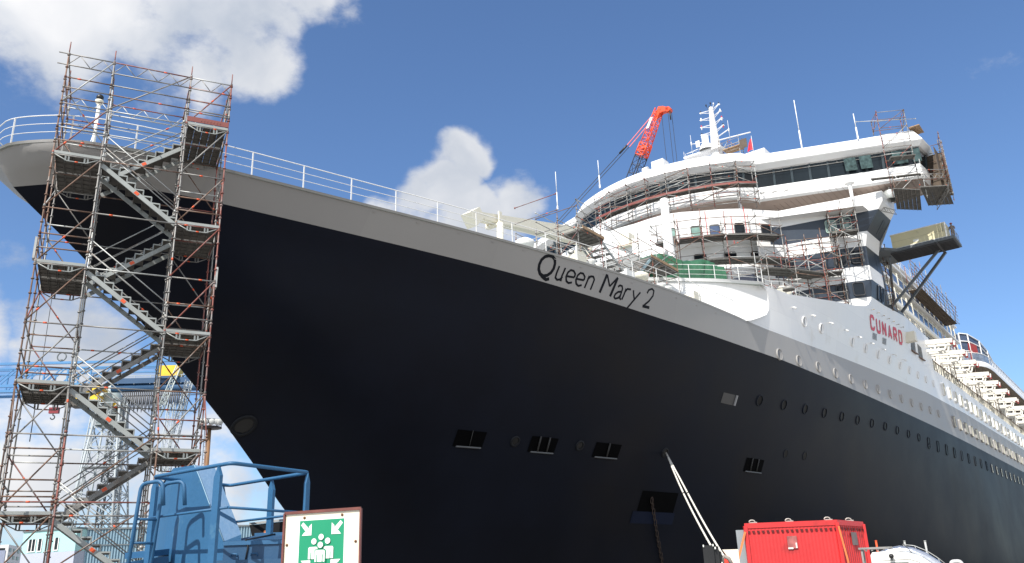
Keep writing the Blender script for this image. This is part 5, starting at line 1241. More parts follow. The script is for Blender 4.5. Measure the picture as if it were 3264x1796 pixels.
m = MB(); p = Pl.lerp(Pm, .435) + nf * .04; dd = (Pm - Pl).normalized(); m.box(Vector((p.x, p.y, 2.79)), dd * .385, nf * .006, Zv * .47); o = m.build('plastic_window', mat('plastic_patch', (.40, .13, .12), .3, var=.35, scale=3), cn)
m = MB(); m.box(Vector((p.x, p.y, 2.77)) + nf * .007, dd * .2, nf * .003, Zv * .06); m.box(Vector((p.x, p.y, 2.8)) + nf * .007 + dd * .31, dd * .05, nf * .003, Zv * .2); m.build('torn_paper', WHS, o)
p = Pm.lerp(Pr, .44) + ns * .04; ds = (Pr - Pm).normalized(); m = MB(); m.box(Vector((p.x, p.y, 2.86)), ds * .55, ns * .006, Zv * .5); m.build('plastic_window', mat('plastic_grey', (.16, .10, .09), .35, var=.3), cn)
for f, a, b in ((.1, Pl, Pm), (.5, Pl, Pm), (.93, Pl, Pm), (.55, Pm, Pr)):
    c = a.lerp(b, f) + Vector((0, .25, 0)); m = MB(); m.path([c + Vector((.12 * cos(t), 0, .06 + .07 * sin(t))) for t in [2 * pi * k / 9 for k in range(9)]], .025, 6, closed=True); m.box(c - Vector((.1, .08, 0)), Vector((.28, 0, 0)), Vector((0, .16, 0)), Zv * .05); m.build('lifting_shackle', mat('shackle', (.45, .42, .38), .5, .4), cn)
STR = mat('strap_orange', (.62, .17, .05), .6, var=.15)
m = MB(); a = Pm + Vector((.02, -.12, -.25)); m.bar(a, a + Vector((.12, -.1, -1.3)), .07, .01, up=nf); m.bar(a + Vector((.12, -.1, -1.3)), a + Vector((.2, -.1, -2.4)), .07, .01, up=nf); m.build('lashing_strap', STR, cn)
m = MB(); m.bar(Pl + Vector((-.05, -.1, -.33)), Pl + Vector((-.95, -.7, -2.3)), .08, .01, up=nf); m.build('lashing_strap', STR, cn)
fb = thing('flatbed_truck', 'flatbed under the red container, its grey headboard standing left of it', 'truck', (Pl + Pr) / 2 - Zv * 3.81)
e0 = Pl - Zv * (3.81 - .95); u0 = (Pm - Pl).normalized(); w0 = (Pr - Pm)
m = MB(); m.box(e0 - u0 * .8, u0 * 5.4, w0, Zv * .15); m.build('load_bed', DARK, fb)
m = MB(); q = pol(13.47, 36.8, 1.1); m.box(q, pol(14.1, 36.9, 1.1) - q, Vector((.05, .25, 0)), Zv * 2.48); m.build('headboard', mat('panel_grey', (.30, .34, .36), .5, var=.08), fb)
for f in (.2, 3.9):
    for g in (.0, .82):
        c = e0 + u0 * f + w0 * g - Zv * .45; m = MB(); m.tube(c, c + w0.normalized() * .45, .48, 18); m.build('wheel', BLACK, fb)
# ---- orange forklift with black mast, left of the container
fk = thing('orange_forklift', 'orange red forklift with black mast box and cream side panel left of the red container', 'forklift', pol(12.6, 30, 0))
m = MB()
def pbox(m, a0, a1, r, z0, z1, dep, mi=0):
    p, q = pol(a0, r, z0), pol(a1, r, z0); n_ = Vector(((q - p).y, -(q - p).x, 0)).normalized(); m.box(p, q - p, -n_ * dep, Zv * (z1 - z0), mi)
rows = []
for k in range(9):
    t = pi * k / 8; rows.append([pol(12.05 + .07 * i - .1 + .0 * k, 30 - .0, 0) + Vector((0, .9 - .9 * cos(t) * .0 + 1.4 * k / 8, 2.08 + .32 * sin(t) ** .6 * min(1, (.4 + i) / 3))) for i in range(22)])
m.grid(rows); m.build('engine_hood', mat('forklift_orange', (.72, .06, .03), .3, var=.08), fk)
m = MB(); pbox(m, 11.95, 13.5, 30.05, .5, 2.05, 1.6); m.build('body', mat('forklift_orange', (.72, .06, .03)), fk)
m = MB(); pbox(m, 11.34, 12.0, 29.6, .3, 2.78, .6); pbox(m, 12.0, 12.3, 29.7, .3, 2.74, .5); pbox(m, 12.25, 12.45, 29.8, .3, 2.58, .4); mo = m.build('mast_box', BLACK, fk)
m = MB()
for a, z in ((11.36, 2.8), (11.95, 2.81), (12.06, 2.72), (12.38, 2.25)): pbox(m, a, a + .07, 29.55, z - .07, z, .1)
m.build('reflector', WHS, mo)
m = MB(); m.path([pol(12.46, 29.9, 2.1), pol(12.46, 29.9, 2.35), pol(12.6, 29.9, 2.43), pol(12.85, 29.9, 2.35), pol(13.0, 29.9, 2.15)], .06, 8); m.build('hose', mat('hose_grey', (.25, .22, .2), .7), fk)
m = MB(); m.prism([pol(12.52, 30.6, 2.66), pol(13.48, 30.6, 2.65), pol(13.48, 30.6, 2.1), pol(13.15, 30.6, 2.1)], Vector((0, .05, 0))); m.build('side_panel', CREAM, fk)
for a in (12.2, 13.3):
    m = MB(); m.tube(pol(a, 30.0, .4), pol(a, 30.4, .4), .4, 16); m.build('wheel', BLACK, fk)
# ---- white flatbed pickup
cb = 22.4; cu = Vector((cos(radians(cb)), -sin(radians(cb)), 0)); cw = Vector((sin(radians(cb)), cos(radians(cb)), 0)); co = pol(21.04, 28, 0)
pk = thing('white_pickup_truck', 'white flatbed pickup with steel headboard rack facing right beside the red container', 'pickup truck', co + cu * .5)
PWH = mat('pickup_white', (.80, .79, .74), .3, var=.03)
prof = [(0, .55), (0, 2.22), (.06, 2.30), (.4, 2.31), (.95, 2.27), (1.3, 2.15), (1.95, 1.62), (2.15, 1.5), (2.85, 1.35), (3.0, 1.1), (3.0, .55)]
m = MB(); m.prism([co + cu * x + Zv * z for x, z in prof], cw * 1.85); m.build('cab_body', PWH, pk)
m = MB(); m.prism([co - cw * .006 + cu * x + Zv * z for x, z in ((.38, 1.55), (.38, 1.96), (.43, 2.0), (.95, 1.99), (1.1, 1.93), (1.45, 1.55))], cw * -.006); m.build('side_window', mat('car_glass', (.02, .022, .025), .08, spec=.7), pk)
m = MB(); a, b = co + cu * 1.27 + Zv * 2.17, co + cu * 1.95 + Zv * 1.63; nn = (b - a).cross(cw).normalized(); nn = nn if nn.z > 0 else -nn
m.box6([b + cw * .12 + nn * .004, b + cw * 1.73 + nn * .004, a + cw * 1.6 + nn * .004, a + cw * .2 + nn * .004, b + cw * .12 + nn * .012, b + cw * 1.73 + nn * .012, a + cw * 1.6 + nn * .012, a + cw * .2 + nn * .012]); m.build('windscreen', mat('car_glass', (.02, .022, .025)), pk)
m = MB(); m.path([co - cw * .004 + cu * x + Zv * z for x, z in ((.3, 1.3), (.3, 2.06), (1.0, 2.07), (1.25, 1.98), (1.62, 1.55), (1.62, 1.3))], .008, 4); m.build('door_gap', mat('gap_dark', (.2, .2, .19), .7), pk)
m = MB(); c = co - cw * .12 + cu * .55; m.tube(c + Zv * 2.05, c + Zv * 2.13, .02, 6); m.ball(c + Zv * 2.17, .07, 6); m.build('work_light', BLACK, pk)
m = MB(); c = co + cu * 1.1 + cw * .2 + Zv * 2.25; m.tube(c, c + Vector((-.2, 0, .26)), .012, 5); m.build('aerial', BLACK, pk)
for w in (0.0, 1.6):
    m = MB(); c = co + cu * (2.05 if w == 0 else 2.15) + cw * (w + (-.1 if w == 0 else .4)); 
    if w: m.path(rounded([c + Zv * 1.3, c + Zv * 1.98, c + cu * .28 + Zv * 1.98, c + cu * .34 + Zv * 1.3], .1), .06, 8); m.build('mirror', mat('mirror_grey', (.45, .45, .45), .4), pk)
m = MB()
for w in (.05, .2, .9, 1.7): m.bar(co - cu * .22 + cw * w + Zv * .8, co - cu * .22 + cw * w + Zv * 2.42, .05, .05, up=cu)
m.bar(co - cu * .22 + Zv * 2.42, co - cu * .22 + cw * 1.85 + Zv * 2.42, .05, .05)
m.bar(co - cu * .3 + Zv * 2.42, co + cu * .62 + Zv * 2.41, .06, .05); m.bar(co - cu * .3 + cw * .4 + Zv * 2.42, co + cu * .62 + cw * .4 + Zv * 2.41, .06, .05)
for k in range(5): m.bar(co + cu * (-.1 + .16 * k) + Zv * 2.36, co + cu * (-.1 + .16 * k) + cw * .4 + Zv * 2.36, .05, .04)
m.build('headboard_rack', GALV, pk)
m = MB(); m.box(co - cu * 3.2 + Zv * .8, cu * 3.0, cw * 1.85, Zv * .3); m.build('load_bed', GALV, pk)
for x in (-2.2, 2.2):
    for w in (0, 1.6): m = MB(); c = co + cu * x + cw * w + Zv * .36; m.tube(c, c + cw * .22, .36, 18); m.build('wheel', BLACK, pk)
dt = thing('silver_arched_duct', 'shiny silver arched duct with net behind the white pickup cab', 'duct', pol(23, 31, 0))
AR = [(21.2, 1.2), (21.3, 2.2), (21.6, 2.38), (22.1, 2.49), (22.7, 2.53), (23.3, 2.47), (23.9, 2.30), (24.4, 2.08), (24.9, 1.8), (25.3, 1.2)]
m = MB(); m.path([pol(a, 31, z - .16) for a, z in AR], .17, 14); m.build('duct_tube', mat('silver_foil', (.62, .64, .68), .22, .85, var=.12, scale=4, bump=.25, bscale=7), dt)
m = MB()
for k, (a, z) in enumerate(AR[4:9]): m.tube(pol(a + .2, 31.5, z + .05), pol(a + .55, 31.5, z - .55), .012, 4)
m.path([pol(a + .2, 31.5, z + .05) for a, z in AR[4:9]], .015, 4)
m.build('net', GALVL, dt)
for i, (a, z, c, lb) in enumerate(((21.47, 2.78, ORANGE, 'short orange stake behind the silver duct'), (23.01, 2.72, GALVL, 'grey stake above the crown of the silver duct'), (24.1, 2.69, GALVL, 'grey stake above the falling right end of the silver duct'))):
    r = 33; m = MB(); m.tube(pol(a, r, 0), pol(a, r, z), .035, 8); m.tube(pol(a, r, z), pol(a, r, z + .02), .045, 8); o = m.build('stake', c); tag(o, lb, 'stake', 'stakes behind the silver duct')
# ---- mooring ropes from the fairlead to a bollard
RP = mat('rope_white', (.72, .70, .64), .7, var=.1, scale=8, bump=.4, bscale=40)
bo = pol(14.1, 38.5, 0)
m = MB(); m.lathe(bo, Zv, [(0, .3), (.35, .22), (.5, .22), (.55, .36), (.65, .36), (.7, .05)], 16); tag(m.build('bollard', DARK), 'dark quay bollard holding the two white mooring ropes', 'bollard')
for i, (dx, lb) in enumerate(((-.07, 'white mooring rope from the hull fairlead, the lower left of the pair'), (.09, 'white mooring rope from the hull fairlead, the upper right of the pair'))):
    p = S(49.27, hull_y(49.27, 9.43) + .1, 9.38); q = bo + Vector((dx, 0, .45)); m = MB()
    m.path([p] + [p.lerp(q, k / 14) + Vector((dx * 1.3 * sin(pi * min(1, k / 5) / 2), 0, -.55 * sin(pi * k / 14))) for k in range(1, 15)], .05, 8)
    k = 4; c = p.lerp(q, k / 14) + Vector((dx * 1.25, 0, -.43)); dr = (q - p).normalized(); m.tube(c - dr * .05, c + dr * .05, .075, 8, 1)
    o = m.build('mooring_rope', [RP, DARK]); tag(o, lb, 'rope', 'mooring ropes')
# ------------------------------------------------------------------ things on and against the ship
gp = thing('outrigger_platform', 'grey steel outrigger platform on struts carrying the cream container', 'platform', S(87, -14, 31.5))
STG = mat('platform_grey', (.11, .125, .14), .5, var=.15)
m = MB(); fr = [S(84.4, -17.2, 31.5), S(85.6, -16.3, 31.5), S(85.6, -11.1, 31.5), S(88.9, -11.1, 31.5), S(89.2, -18.5, 31.5), S(84.6, -18.5, 31.5)]; m.prism(fr, Zv * .28); m.build('deck', STG, gp)
m = MB()
for k in range(8): m.sbox(85.8 + .38 * k, 85.9 + .38 * k, -17, -11.3, 31.36, 31.49)
m.sbox(85.6, 89, -12.8, -12.6, 31.3, 31.49); m.build('deck_beams', mat('platform_dark', (.05, .05, .055), .6), gp)
for p, q in (((88, -12.9, 31.6), (88, -18.2, 26.9)), ((88.9, -12.6, 31.4), (90.5, -18.2, 26.5)), ((86.2, -17.2, 31.3), (90.5, -18.6, 27.6))):
    m = MB(); m.bar(S(*p), S(*q), .2, .24); m.build('strut', STG, gp)
m = MB(); m.sbox(86.6, 91.2, -19.0, -17.9, 26.2, 26.6); m.sbox(86.4, 86.9, -18.9, -18.3, 26.4, 33.5); m.sbox(89.4, 89.8, -19.4, -18.8, 26.4, 31.5); m.build('mounting_frame', STG, gp)
rail_run([S(85.7, -11.2, 31.78), S(88.8, -11.2, 31.78)], gp, post_every=1.0, r=.018, h=.9, mat_=GALV)
cc = thing('cream_container', 'pale cream office container standing on the grey outrigger platform', 'container', S(87, -14.2, 31.8))
m = MB(); m.sbox(85.75, 87.9, -16.7, -11.75, 31.79, 33.25); o = m.build('container_walls', mat('container_cream', (.62, .57, .37), .5, var=.05, scale=1), cc)
m = MB(); m.sbox(85.68, 87.95, -16.75, -11.7, 33.25, 33.32); m.sbox(85.7, 85.78, -11.82, -11.7, 31.79, 33.25); m.sbox(85.7, 85.76, -16.7, -11.8, 31.8, 31.86); m.build('container_frame', RAILW, cc)
m = MB(); m.sbox(85.735, 85.749, -14.75, -14.25, 32.05, 32.3); m.build('white_label', WHS, cc)
m = MB(); m.sbox(85.735, 85.748, -16.6, -11.9, 32.52, 32.535); m.sbox(85.735, 85.748, -12.05, -11.95, 32.4, 33.2); m.path([S(85.72, -14.3, 33.1), S(85.72, -14.15, 32.85), S(85.72, -14.05, 32.9)], .012, 4); m.path([S(85.72, -12.4, 33.15), S(85.72, -12.35, 32.5), S(85.72, -12.2, 32.4)], .014, 4); m.build('wall_seams', mat('seam_grey', (.35, .33, .25), .6), cc)
# worker by the container, in dark clothes
def person(name, label, base, face, h=1.75, top=(.20, .16, .14), low=(.03, .035, .05), helmet=(.5, .1, .05), lean=.0):
    r = thing(name, label, 'person', base)
    f = face.normalized(); sd_ = Vector((f.y, -f.x, 0)); k = h / 1.75
    def q(a, b, c): return base + sd_ * a * k + f * b * k + Zv * c * k
    bm = bmesh.new(); me = bpy.data.meshes.new(name)
    P_ = [(0, 0, .95), (0, .01, 1.15), (0, .02 + lean, 1.38), (0, .03 + lean, 1.5), (0, .05 + lean, 1.62), (0, .05 + lean, 1.72)]
    E_ = [(0, 1), (1, 2), (2, 3), (3, 4), (4, 5)]; R_ = [.15, .14, .16, .065, .10, .075]
    for sgn in (-1, 1):
        b0 = len(P_); P_ += [(sgn * .1, 0, .9), (sgn * .11, .03, .5), (sgn * .11, 0, .09), (sgn * .11, .14, .04)]; E_ += [(0, b0), (b0, b0 + 1), (b0 + 1, b0 + 2), (b0 + 2, b0 + 3)]; R_ += [.10, .075, .05, .045]
        b0 = len(P_); P_ += [(sgn * .2, lean, 1.40), (sgn * .26, .05, 1.14), (sgn * .2, .25, 1.02), (sgn * .19, .32, 1.02)]; E_ += [(2, b0), (b0, b0 + 1), (b0 + 1, b0 + 2), (b0 + 2, b0 + 3)]; R_ += [.07, .05, .038, .035]
    me.from_pydata([tuple(q(*p) - base) for p in P_], E_, []); o = bpy.data.objects.new('body', me); COL.objects.link(o); o.parent = r; WLOC[o.name] = Vector(base)
    me.materials.append(mat('work_clothes_' + name, top, .8)); me.materials.append(mat('skin', (.45, .26, .18), .6))
    md = o.modifiers.new('skin', 'SKIN'); 
    for v, rr in zip(me.skin_vertices[0].data, R_): v.radius = (rr * k, rr * k)
    me.skin_vertices[0].data[0].use_root = True
    o.modifiers.new('sub', 'SUBSURF').levels = 1; o.modifiers['sub'].render_levels = 2
    m = MB(); m.lathe(q(0, .05 + lean, 1.68), Zv, [(0, .135 * k), (.03, .13 * k), (.09, .10 * k), (.13, .01)], 12); m.build('helmet', mat('helmet_' + name, helmet, .4), r)
    return r
person('person', 'worker in dark clothes and red helmet standing at the outer end of the cream container', S(87.2, -11.4, 31.79), -EA)
tp = MB(); rows = []
rr = random.Random(4)
for i in range(27):
    f = i / 26; x, y = lerp(53.4, 57.6, f), lerp(-26.2, -23.0, f); zt = 24.0 + .35 * (1 - f) + .13 * sin(11 * f) + rr.uniform(-.09, .09)
    rows.append([S(x + .05 * sin(7 * f + k), y + .16 * rr.uniform(-1, 1) - d, z) for k, (d, z) in enumerate(((-.15, 21.7), (-.12, 22.4), (-.05, 23.1), (0, zt - .15), (.25, zt), (1.0, zt + .12 * sin(14 * f)), (2.0, zt + .05), (2.4, 22.2)))])
tp.grid(rows); o = tp.build('tarpaulin', mat('tarp_green', (.03, .115, .06), .4, var=.3, scale=2.5, bump=.6, bscale=3)); tag(o, 'green tarpaulin draped over deck machinery behind the white breakwater', 'tarpaulin')
# flag
m = MB(); fp = S(90, -30.45, 48.3); m.tube(fp, fp + Zv * 3.1, .025, 5); rows = []
fl = thing('red_flag', 'red flag hanging from a pole on the wheelhouse roof beside the mast', 'flag', fp); m.build('flag_pole', RAILW, fl)
m = MB()
for i in range(7): f = i / 6; rows.append([fp + Zv * (1.25 + k * .3 - (.25 if k == 5 else 0) * f * 3 * 0) + NP * (-.75 * f * (1 - .45 * k / 5)) - EA * .12 * sin(5 * f) - Zv * .35 * f * k / 5 for k in range(6)])
m.grid(rows); m.build('flag_cloth', mat('flag_red', (.60, .02, .04), .6), fl)
# ------------------------------------------------------------------ lattice crane behind the ship
def lattice(m, p, q, w0, w1, n, rc=.07, rb=.04, mi=0, up=None):
    p, q = Vector(p), Vector(q); d = (q - p).normalized(); u = d.cross(up or Zv).normalized() if abs(d.z) < .98 else Vector((1, 0, 0)); v = d.cross(u)
    c = []
    for k in range(n + 1):
        w = lerp(w0, w1, k / n) / 2; o = p.lerp(q, k / n); c.append([o + u * w + v * w, o - u * w + v * w, o - u * w - v * w, o + u * w - v * w])
    for j in range(4): m.tube(c[0][j], c[n][j], rc, 5, mi)
    for k in range(n):
        for j in range(4):
            a, b = (j, (j + 1) % 4) if k % 2 else ((j + 1) % 4, j); m.tube(c[k][a], c[k + 1][b], rb, 4, mi)
            m.tube(c[k][j], c[k][(j + 1) % 4], rb, 4, mi)
foot, tip = S(130, -106.5, 3.5), S(130, -60.4, 85.2)
oc = thing('crawler_crane', 'orange and black lattice boom crane rising behind the bridge roof', 'crane', S(130, -106.5, 0))
CO = mat('crane_orange', (.80, .085, .025), .45, var=.06); CBk = mat('crane_black', (.02, .021, .024), .5)
k = .959
m = MB(); lattice(m, foot.lerp(tip, k - .045), tip, 1.6, 1.2, 8, .10, .06, up=EA); m.build('upper_boom', CO, oc)
m = MB(); lattice(m, foot, foot.lerp(tip, k - .045), 1.7, 1.7, 52, .09, .05, up=EA); m.build('lower_boom', CBk, oc)
m = MB(); lattice(m, foot.lerp(tip, .9), foot.lerp(tip, .925), 1.74, 1.7, 3, .13, .1, up=EA); m.build('boom_joint', CO, oc)
bd = (tip - foot).normalized()
m = MB(); m.prism([tip - bd * 1.5 - NP * .65, tip + bd * .8 - NP * .6, tip + bd * .5 + NP * .5, tip + NP * 1.7 - Zv * .2, tip + NP * 1.8 - Zv * .8, tip - bd * .3 + NP * .5 - Zv * .4], EA * 1.1); hdn = m.build('boom_head', CO, oc)
m = MB(); m.tube(tip + NP * 1.6 - Zv * .5, tip + NP * 1.6 - Zv * .5 + EA * 1.2, .5, 14); m.build('sheave', CO, hdn)
m = MB(); m.box(foot.lerp(tip, .955) - EA * 1.2 - NP * .5, NP * .55, EA * .05, bd * 2.2); m.build('boom_plate', WHS, hdn)
m = MB(); a, b = tip - NP * .6, S(130, -67.8, 80.3)
for dx in (0, .9): m.bar(a + EA * dx, b + EA * dx, .14, .14)
m.build('pendant_bars', mat('pendant_pink', (.72, .20, .22), .5), oc)
m = MB(); c = S(130, -127, 42)
for dx in (0, .8): m.tube(b + EA * dx, c + EA * dx, .07, 5)
m.tube(b, b.lerp(c, .03), .2, 6); m.build('pendant_rope', CBk, oc)
m = MB()
for dy, dx in ((1.5, .3), (1.9, 1.0), (.1, .5)): m.tube(tip + NP * dy + EA * dx - Zv * .8, tip + NP * dy + EA * dx - Zv * 60, .05, 4)
m.tube(tip + NP * 1.9 + EA * .3 - Zv * 1, tip + NP * 1.9 + EA * .3 - Zv * 2.8, .13, 6)
m.build('hoist_rope', CBk, oc)
m = MB(); m.sbox(124, 136, -114, -103, 1.2, 4.5); m.build('machine_body', CO, oc)
for x in (123.5, 135.2): m = MB(); m.sbox(x, x + 1.3, -115, -102, 0, 1.3); m.build('crawler_track', DARK, oc)
m = MB(); m.bar(S(126, -112, 4), S(130, -127, 42), .6, .6); m.bar(S(134, -112, 4), S(130.8, -127, 42), .6, .6); m.build('back_mast', CBk, oc)
# ------------------------------------------------------------------ blue dock crane with grey lattice tower, seen through the scaffold
CBL = mat('crane_blue', (.07, .22, .45), .5, var=.08, scale=.2); CBD = mat('crane_blue_dark', (.025, .075, .16), .5, var=.15, scale=.2)
CY = mat('crane_yellow', (.78, .50, .03), .45, var=.06); LG = mat('lattice_grey', (.36, .40, .42), .55, var=.15, scale=.2); LGD = mat('lattice_dark', (.13, .15, .16), .6)
dc = thing('dock_crane', 'blue girder dock crane with yellow cabins on a pale grey lattice tower', 'crane', pol(-25.5, 190, 0))
ga, gb = pol(-37, 214, 0), pol(-13, 181, 0); gd = (gb - ga).normalized(); gn = Vector((-gd.y, gd.x, 0))
def gp_(az, z, off=0.0):   # point on the girder's vertical plane at azimuth az
    v = pol(az, 1, 0); t = (ga.x * gd.y - ga.y * gd.x) / (v.x * gd.y - v.y * gd.x); p = v * t + gn * off; p.z = z; return p
for off in (0, 5):
    m = MB(); m.bar(gp_(-37, 49.6, off), gp_(-13, 49.6, off), .5, .5); m.bar(gp_(-37, 48.5, off), gp_(-13, 48.5, off), .35, .3); m.build('top_chord', CBL, dc)
    m = MB(); m.bar(gp_(-37, 44.9, off), gp_(-27.4, 44.9, off), .5, .6); m.bar(gp_(-37, 43.8, off), gp_(-27.4, 43.8, off), .5, .5); m.build('bottom_chord', CBL, dc)
    for k in range(16):
        m = MB(); az = -37 + 1.25 * k
        if -27 < az < -24.4: continue
        m.bar(gp_(az, 44.8, off), gp_(az, 48.6, off), .32, .3, up=gn)
        m.bar(gp_(az, 44.8, off), gp_(az + .9, 48.5, off), .22, .2, up=gn); m.bar(gp_(az + .22, 44.8, off), gp_(az + 1.12, 48.5, off), .2, .2, up=gn); m.build('girder_bracing', CBL, dc)
m = MB(); p = gp_(-28.7, 49.8); m.path([p + gd * (.9 * cos(t)) + Zv * (1.1 + .9 * sin(t)) for t in [2 * pi * k / 14 for k in range(14)]], .14, 5, closed=True); m.tube(p, p + Zv * .5, .3, 6); m.build('beacon_wheel', LGD, dc)
m = MB(); p0, p1 = gp_(-25.6, 43.6, -1), gp_(-14, 43.6, -1); m.tube(p0, p1, .85, 10); m.bar(p0 + Zv * 1.3, p1 + Zv * 1.3, 2.2, 1.1); m.build('machinery_girder', CBD, dc)
m = MB()
for k in range(12): m.bar(gp_(-25.2 + .9 * k, 44.2, -2), gp_(-25.2 + .9 * k, 46.0, -2), .12, .12, up=gn)
m.bar(gp_(-25.6, 46.0, -2), gp_(-14, 46.0, -2), .14, .12); m.bar(gp_(-25.6, 45.3, -2), gp_(-14, 45.3, -2), .1, .1); m.build('walkway_rail', LG, dc)
m = MB()
for k in range(34):
    az = -24.9 + .108 * k * 1.0; lo_ = 39.6 if k % 2 else 38.4
    m.path([gp_(az, 42.9, -1.5), gp_(az + .015, lo_ + 1, -1.5), gp_(az + .05, lo_, -1.5), gp_(az + .085, lo_ + 1, -1.5), gp_(az + .1, 42.9, -1.5)], .10, 4)
m.build('festoon_cables', BLACK, dc)
m = MB(); m.bar(gp_(-25, 41.9, -1.2), gp_(-20, 41.9, -1.2), .2, .2); m.build('festoon_rail', CBD, dc)
m = MB(); p = gp_(-22.95, 45.7, -2.5); q = gp_(-21.75, 45.7, -2.5); m.box(p, q - p, gn * 3, Zv * 2.2); cab = m.build('yellow_cabin', CY, dc)
m = MB(); m.bar(p - gn * .05 + Zv * -.3, q - gn * .05 - Zv * .3, .4, .5); m.build('cabin_base', CBD, cab)
for a0, a1, z0, z1 in ((-28.9, -28.1, 43.6, 44.7), (-28.1, -27.6, 43.3, 44.2), (-27.5, -26.3, 42.6, 43.3), (-27.4, -26.9, 41.0, 42.0), (-26.6, -26.1, 40.8, 42.0), (-26.3, -25.9, 43.0, 44.0), (-26.9, -26.4, 41.9, 42.7), (-25.3, -25.0, 39.5, 40.4)):
    m = MB(); p, q = gp_(a0, z0, -3.2), gp_(a1, z0, -3.2); m.box(p, q - p, gn * 3, Zv * (z1 - z0)); m.build('yellow_trolley', CY, dc)
m = MB(); p, q = gp_(-27.6, 39.8, -3), gp_(-26.0, 39.8, -3); m.box(p, q - p, gn * 3, Zv * .9); m.build('trolley_base', DARK, dc)
hp = gp_(-28.48, 39.5, -2)
m = MB(); m.tube(hp + gd * .3, hp + gd * .3 + Zv * 5, .05, 4); m.tube(hp - gd * .3, hp - gd * .3 + Zv * 5, .05, 4); m.build('hoist_rope', DARK, dc)
m = MB(); m.box(hp - gd * .95 - Zv * .9, gd * 1.9, gn * .7, Zv * 1.2); hb = m.build('hook_block', mat('hook_maroon', (.22, .02, .03), .5), dc)
m = MB(); m.path([hp - Zv * .9, hp - Zv * 1.3] + [hp - Zv * 1.75 + gd * .42 * cos(t) + Zv * .42 * sin(t) for t in [1.5 - .5 * k for k in range(10)]], .12, 6); m.build('hook', DARK, hb)
m = MB(); m.lathe(gp_(-26.0, 36.5, 2.5), Zv, [(0, 2.6), (1.5, 2.9), (4.5, 3.0), (6.0, 2.4), (8.5, 1.0), (9.5, .3)], 14); m.build('slewing_drum', mat('drum_pale', (.42, .50, .50), .5, var=.2, scale=.4), dc)
cc_ = pol(-25.55, 190, 0)
def tower(m, c, w0, w1, z0, z1, n, rc, rb):
    L_ = []
    for k in range(n + 1):
        w = lerp(w0, w1, k / n) / 2; z = lerp(z0, z1, k / n); L_.append([c + gd * w * a + gn * w * b + Zv * z for a, b in ((1, 1), (-1, 1), (-1, -1), (1, -1))])
    for j in range(4): m.tube(L_[0][j], L_[n][j], rc, 5)
    for k in range(n):
        for j in range(4):
            m.tube(L_[k][j], L_[k + 1][(j + 1) % 4], rb, 4); m.tube(L_[k][(j + 1) % 4], L_[k + 1][j], rb, 4); m.tube(L_[k + 1][j], L_[k + 1][(j + 1) % 4], rb, 4)
m = MB(); tower(m, cc_, 11, 4.2, 0, 40, 9, .22, .11); m.build('lattice_tower', LG, dc)
m = MB(); tower(m, cc_ + gd * 1.5, 3.2, 2.4, 0, 41, 14, .2, .09); m.build('inner_mast', LGD, dc)
for z in (11, 20, 27):
    m = MB(); m.bar(cc_ - gd * 3 + Zv * z - gn * 3, cc_ + gd * 3 + Zv * z - gn * 3, 1.5, .2); m.build('landing', LGD, dc)
m = MB(); lattice(m, cc_ + gd * 4.5 - gn * 3, gp_(-24.5, 40, -3), 1.2, .8, 14, .12, .06); lattice(m, cc_ - gd * 5.0 - gn * 3, gp_(-26.1, 41, -3), 1.2, .8, 14, .12, .06); m.build('raking_lattice', LG, dc)
lc = thing('pale_lattice_jib_crane', 'slender pale grey lattice jib crane leaning right behind the scaffold tower', 'crane', pol(-23.6, 150, 0))
m = MB(); lattice(m, pol(-23.4, 150, 0), pol(-21.3, 150, 36.5), 1.3, .9, 30, .09, .05); m.build('jib', LG, lc)
m = MB(); lattice(m, pol(-22.95, 148, 30), pol(-22.0, 148, 38.5), .9, .7, 8, .08, .045); m.build('fly_jib', mat('jib_pale', (.50, .56, .55), .5), lc)
m = MB(); lattice(m, pol(-22.6, 152, 0), pol(-22.2, 152, 33), 1.4, 1.0, 22, .08, .04); m.build('rear_mast', LG, lc)
m = MB(); m.box(pol(-23.8, 149, 0), Vector((5, -1, 0)), Vector((1, 4, 0)), Zv * 5); m.build('crane_house', LGD, lc)
# ------------------------------------------------------------------ floodlight mast
fm2 = thing('floodlight_mast', 'rusty brown floodlight mast with a ring of lamps left of the ship stem', 'light mast', pol(-19.75, 145, 0))
m = MB(); m.tube(pol(-19.75, 145, 0), pol(-19.85, 145, 28.2), .42, 8, r2=.32); m.build('mast_pole', mat('mast_rust', (.23, .12, .055), .7, var=.2, scale=.5), fm2)
m = MB()
for k in range(40): z = 1 + .66 * k; m.tube(pol(-20.08, 145, z), pol(-19.98, 145, z), .05, 4)
m.tube(pol(-20.08, 145, 0), pol(-20.12, 145, 27.5), .05, 4); m.build('ladder', DARK, fm2)
c = pol(-19.85, 145, 27.6)
m = MB(); m.lathe(c, Zv, [(0, .4), (.1, 1.9), (.25, 1.9), (.26, .3)], 16)
for t in range(10): q = c + Vector((1.85 * cos(t * .628), 1.85 * sin(t * .628), .2)); m.tube(q, q + Zv * 1.15, .05, 4)
for z in (.8, 1.3): m.path([c + Vector((1.85 * cos(t * .4), 1.85 * sin(t * .4), z)) for t in range(16)], .05, 4, closed=True)
m.build('lamp_gallery', DARK, fm2)
for k, a in enumerate((-20.35, -20.1, -19.72, -19.45, -19.28)):
    p = pol(a, 143.4, 28.5); d = Vector((-.3 + .25 * k, -1, -.35)).normalized(); m = MB(); m.lathe(p - d * .5, d, [(0, .2), (.2, .4), (.75, .52), (.85, .5)], 12); o = m.build('floodlight', LGD, fm2)
    m = MB(); m.lathe(p + d * .36, d, [(0, .5), (.04, .48), (.06, .02)], 12); m.build('lamp_glass', mat('lamp_glass', (.55, .56, .54), .2), o)
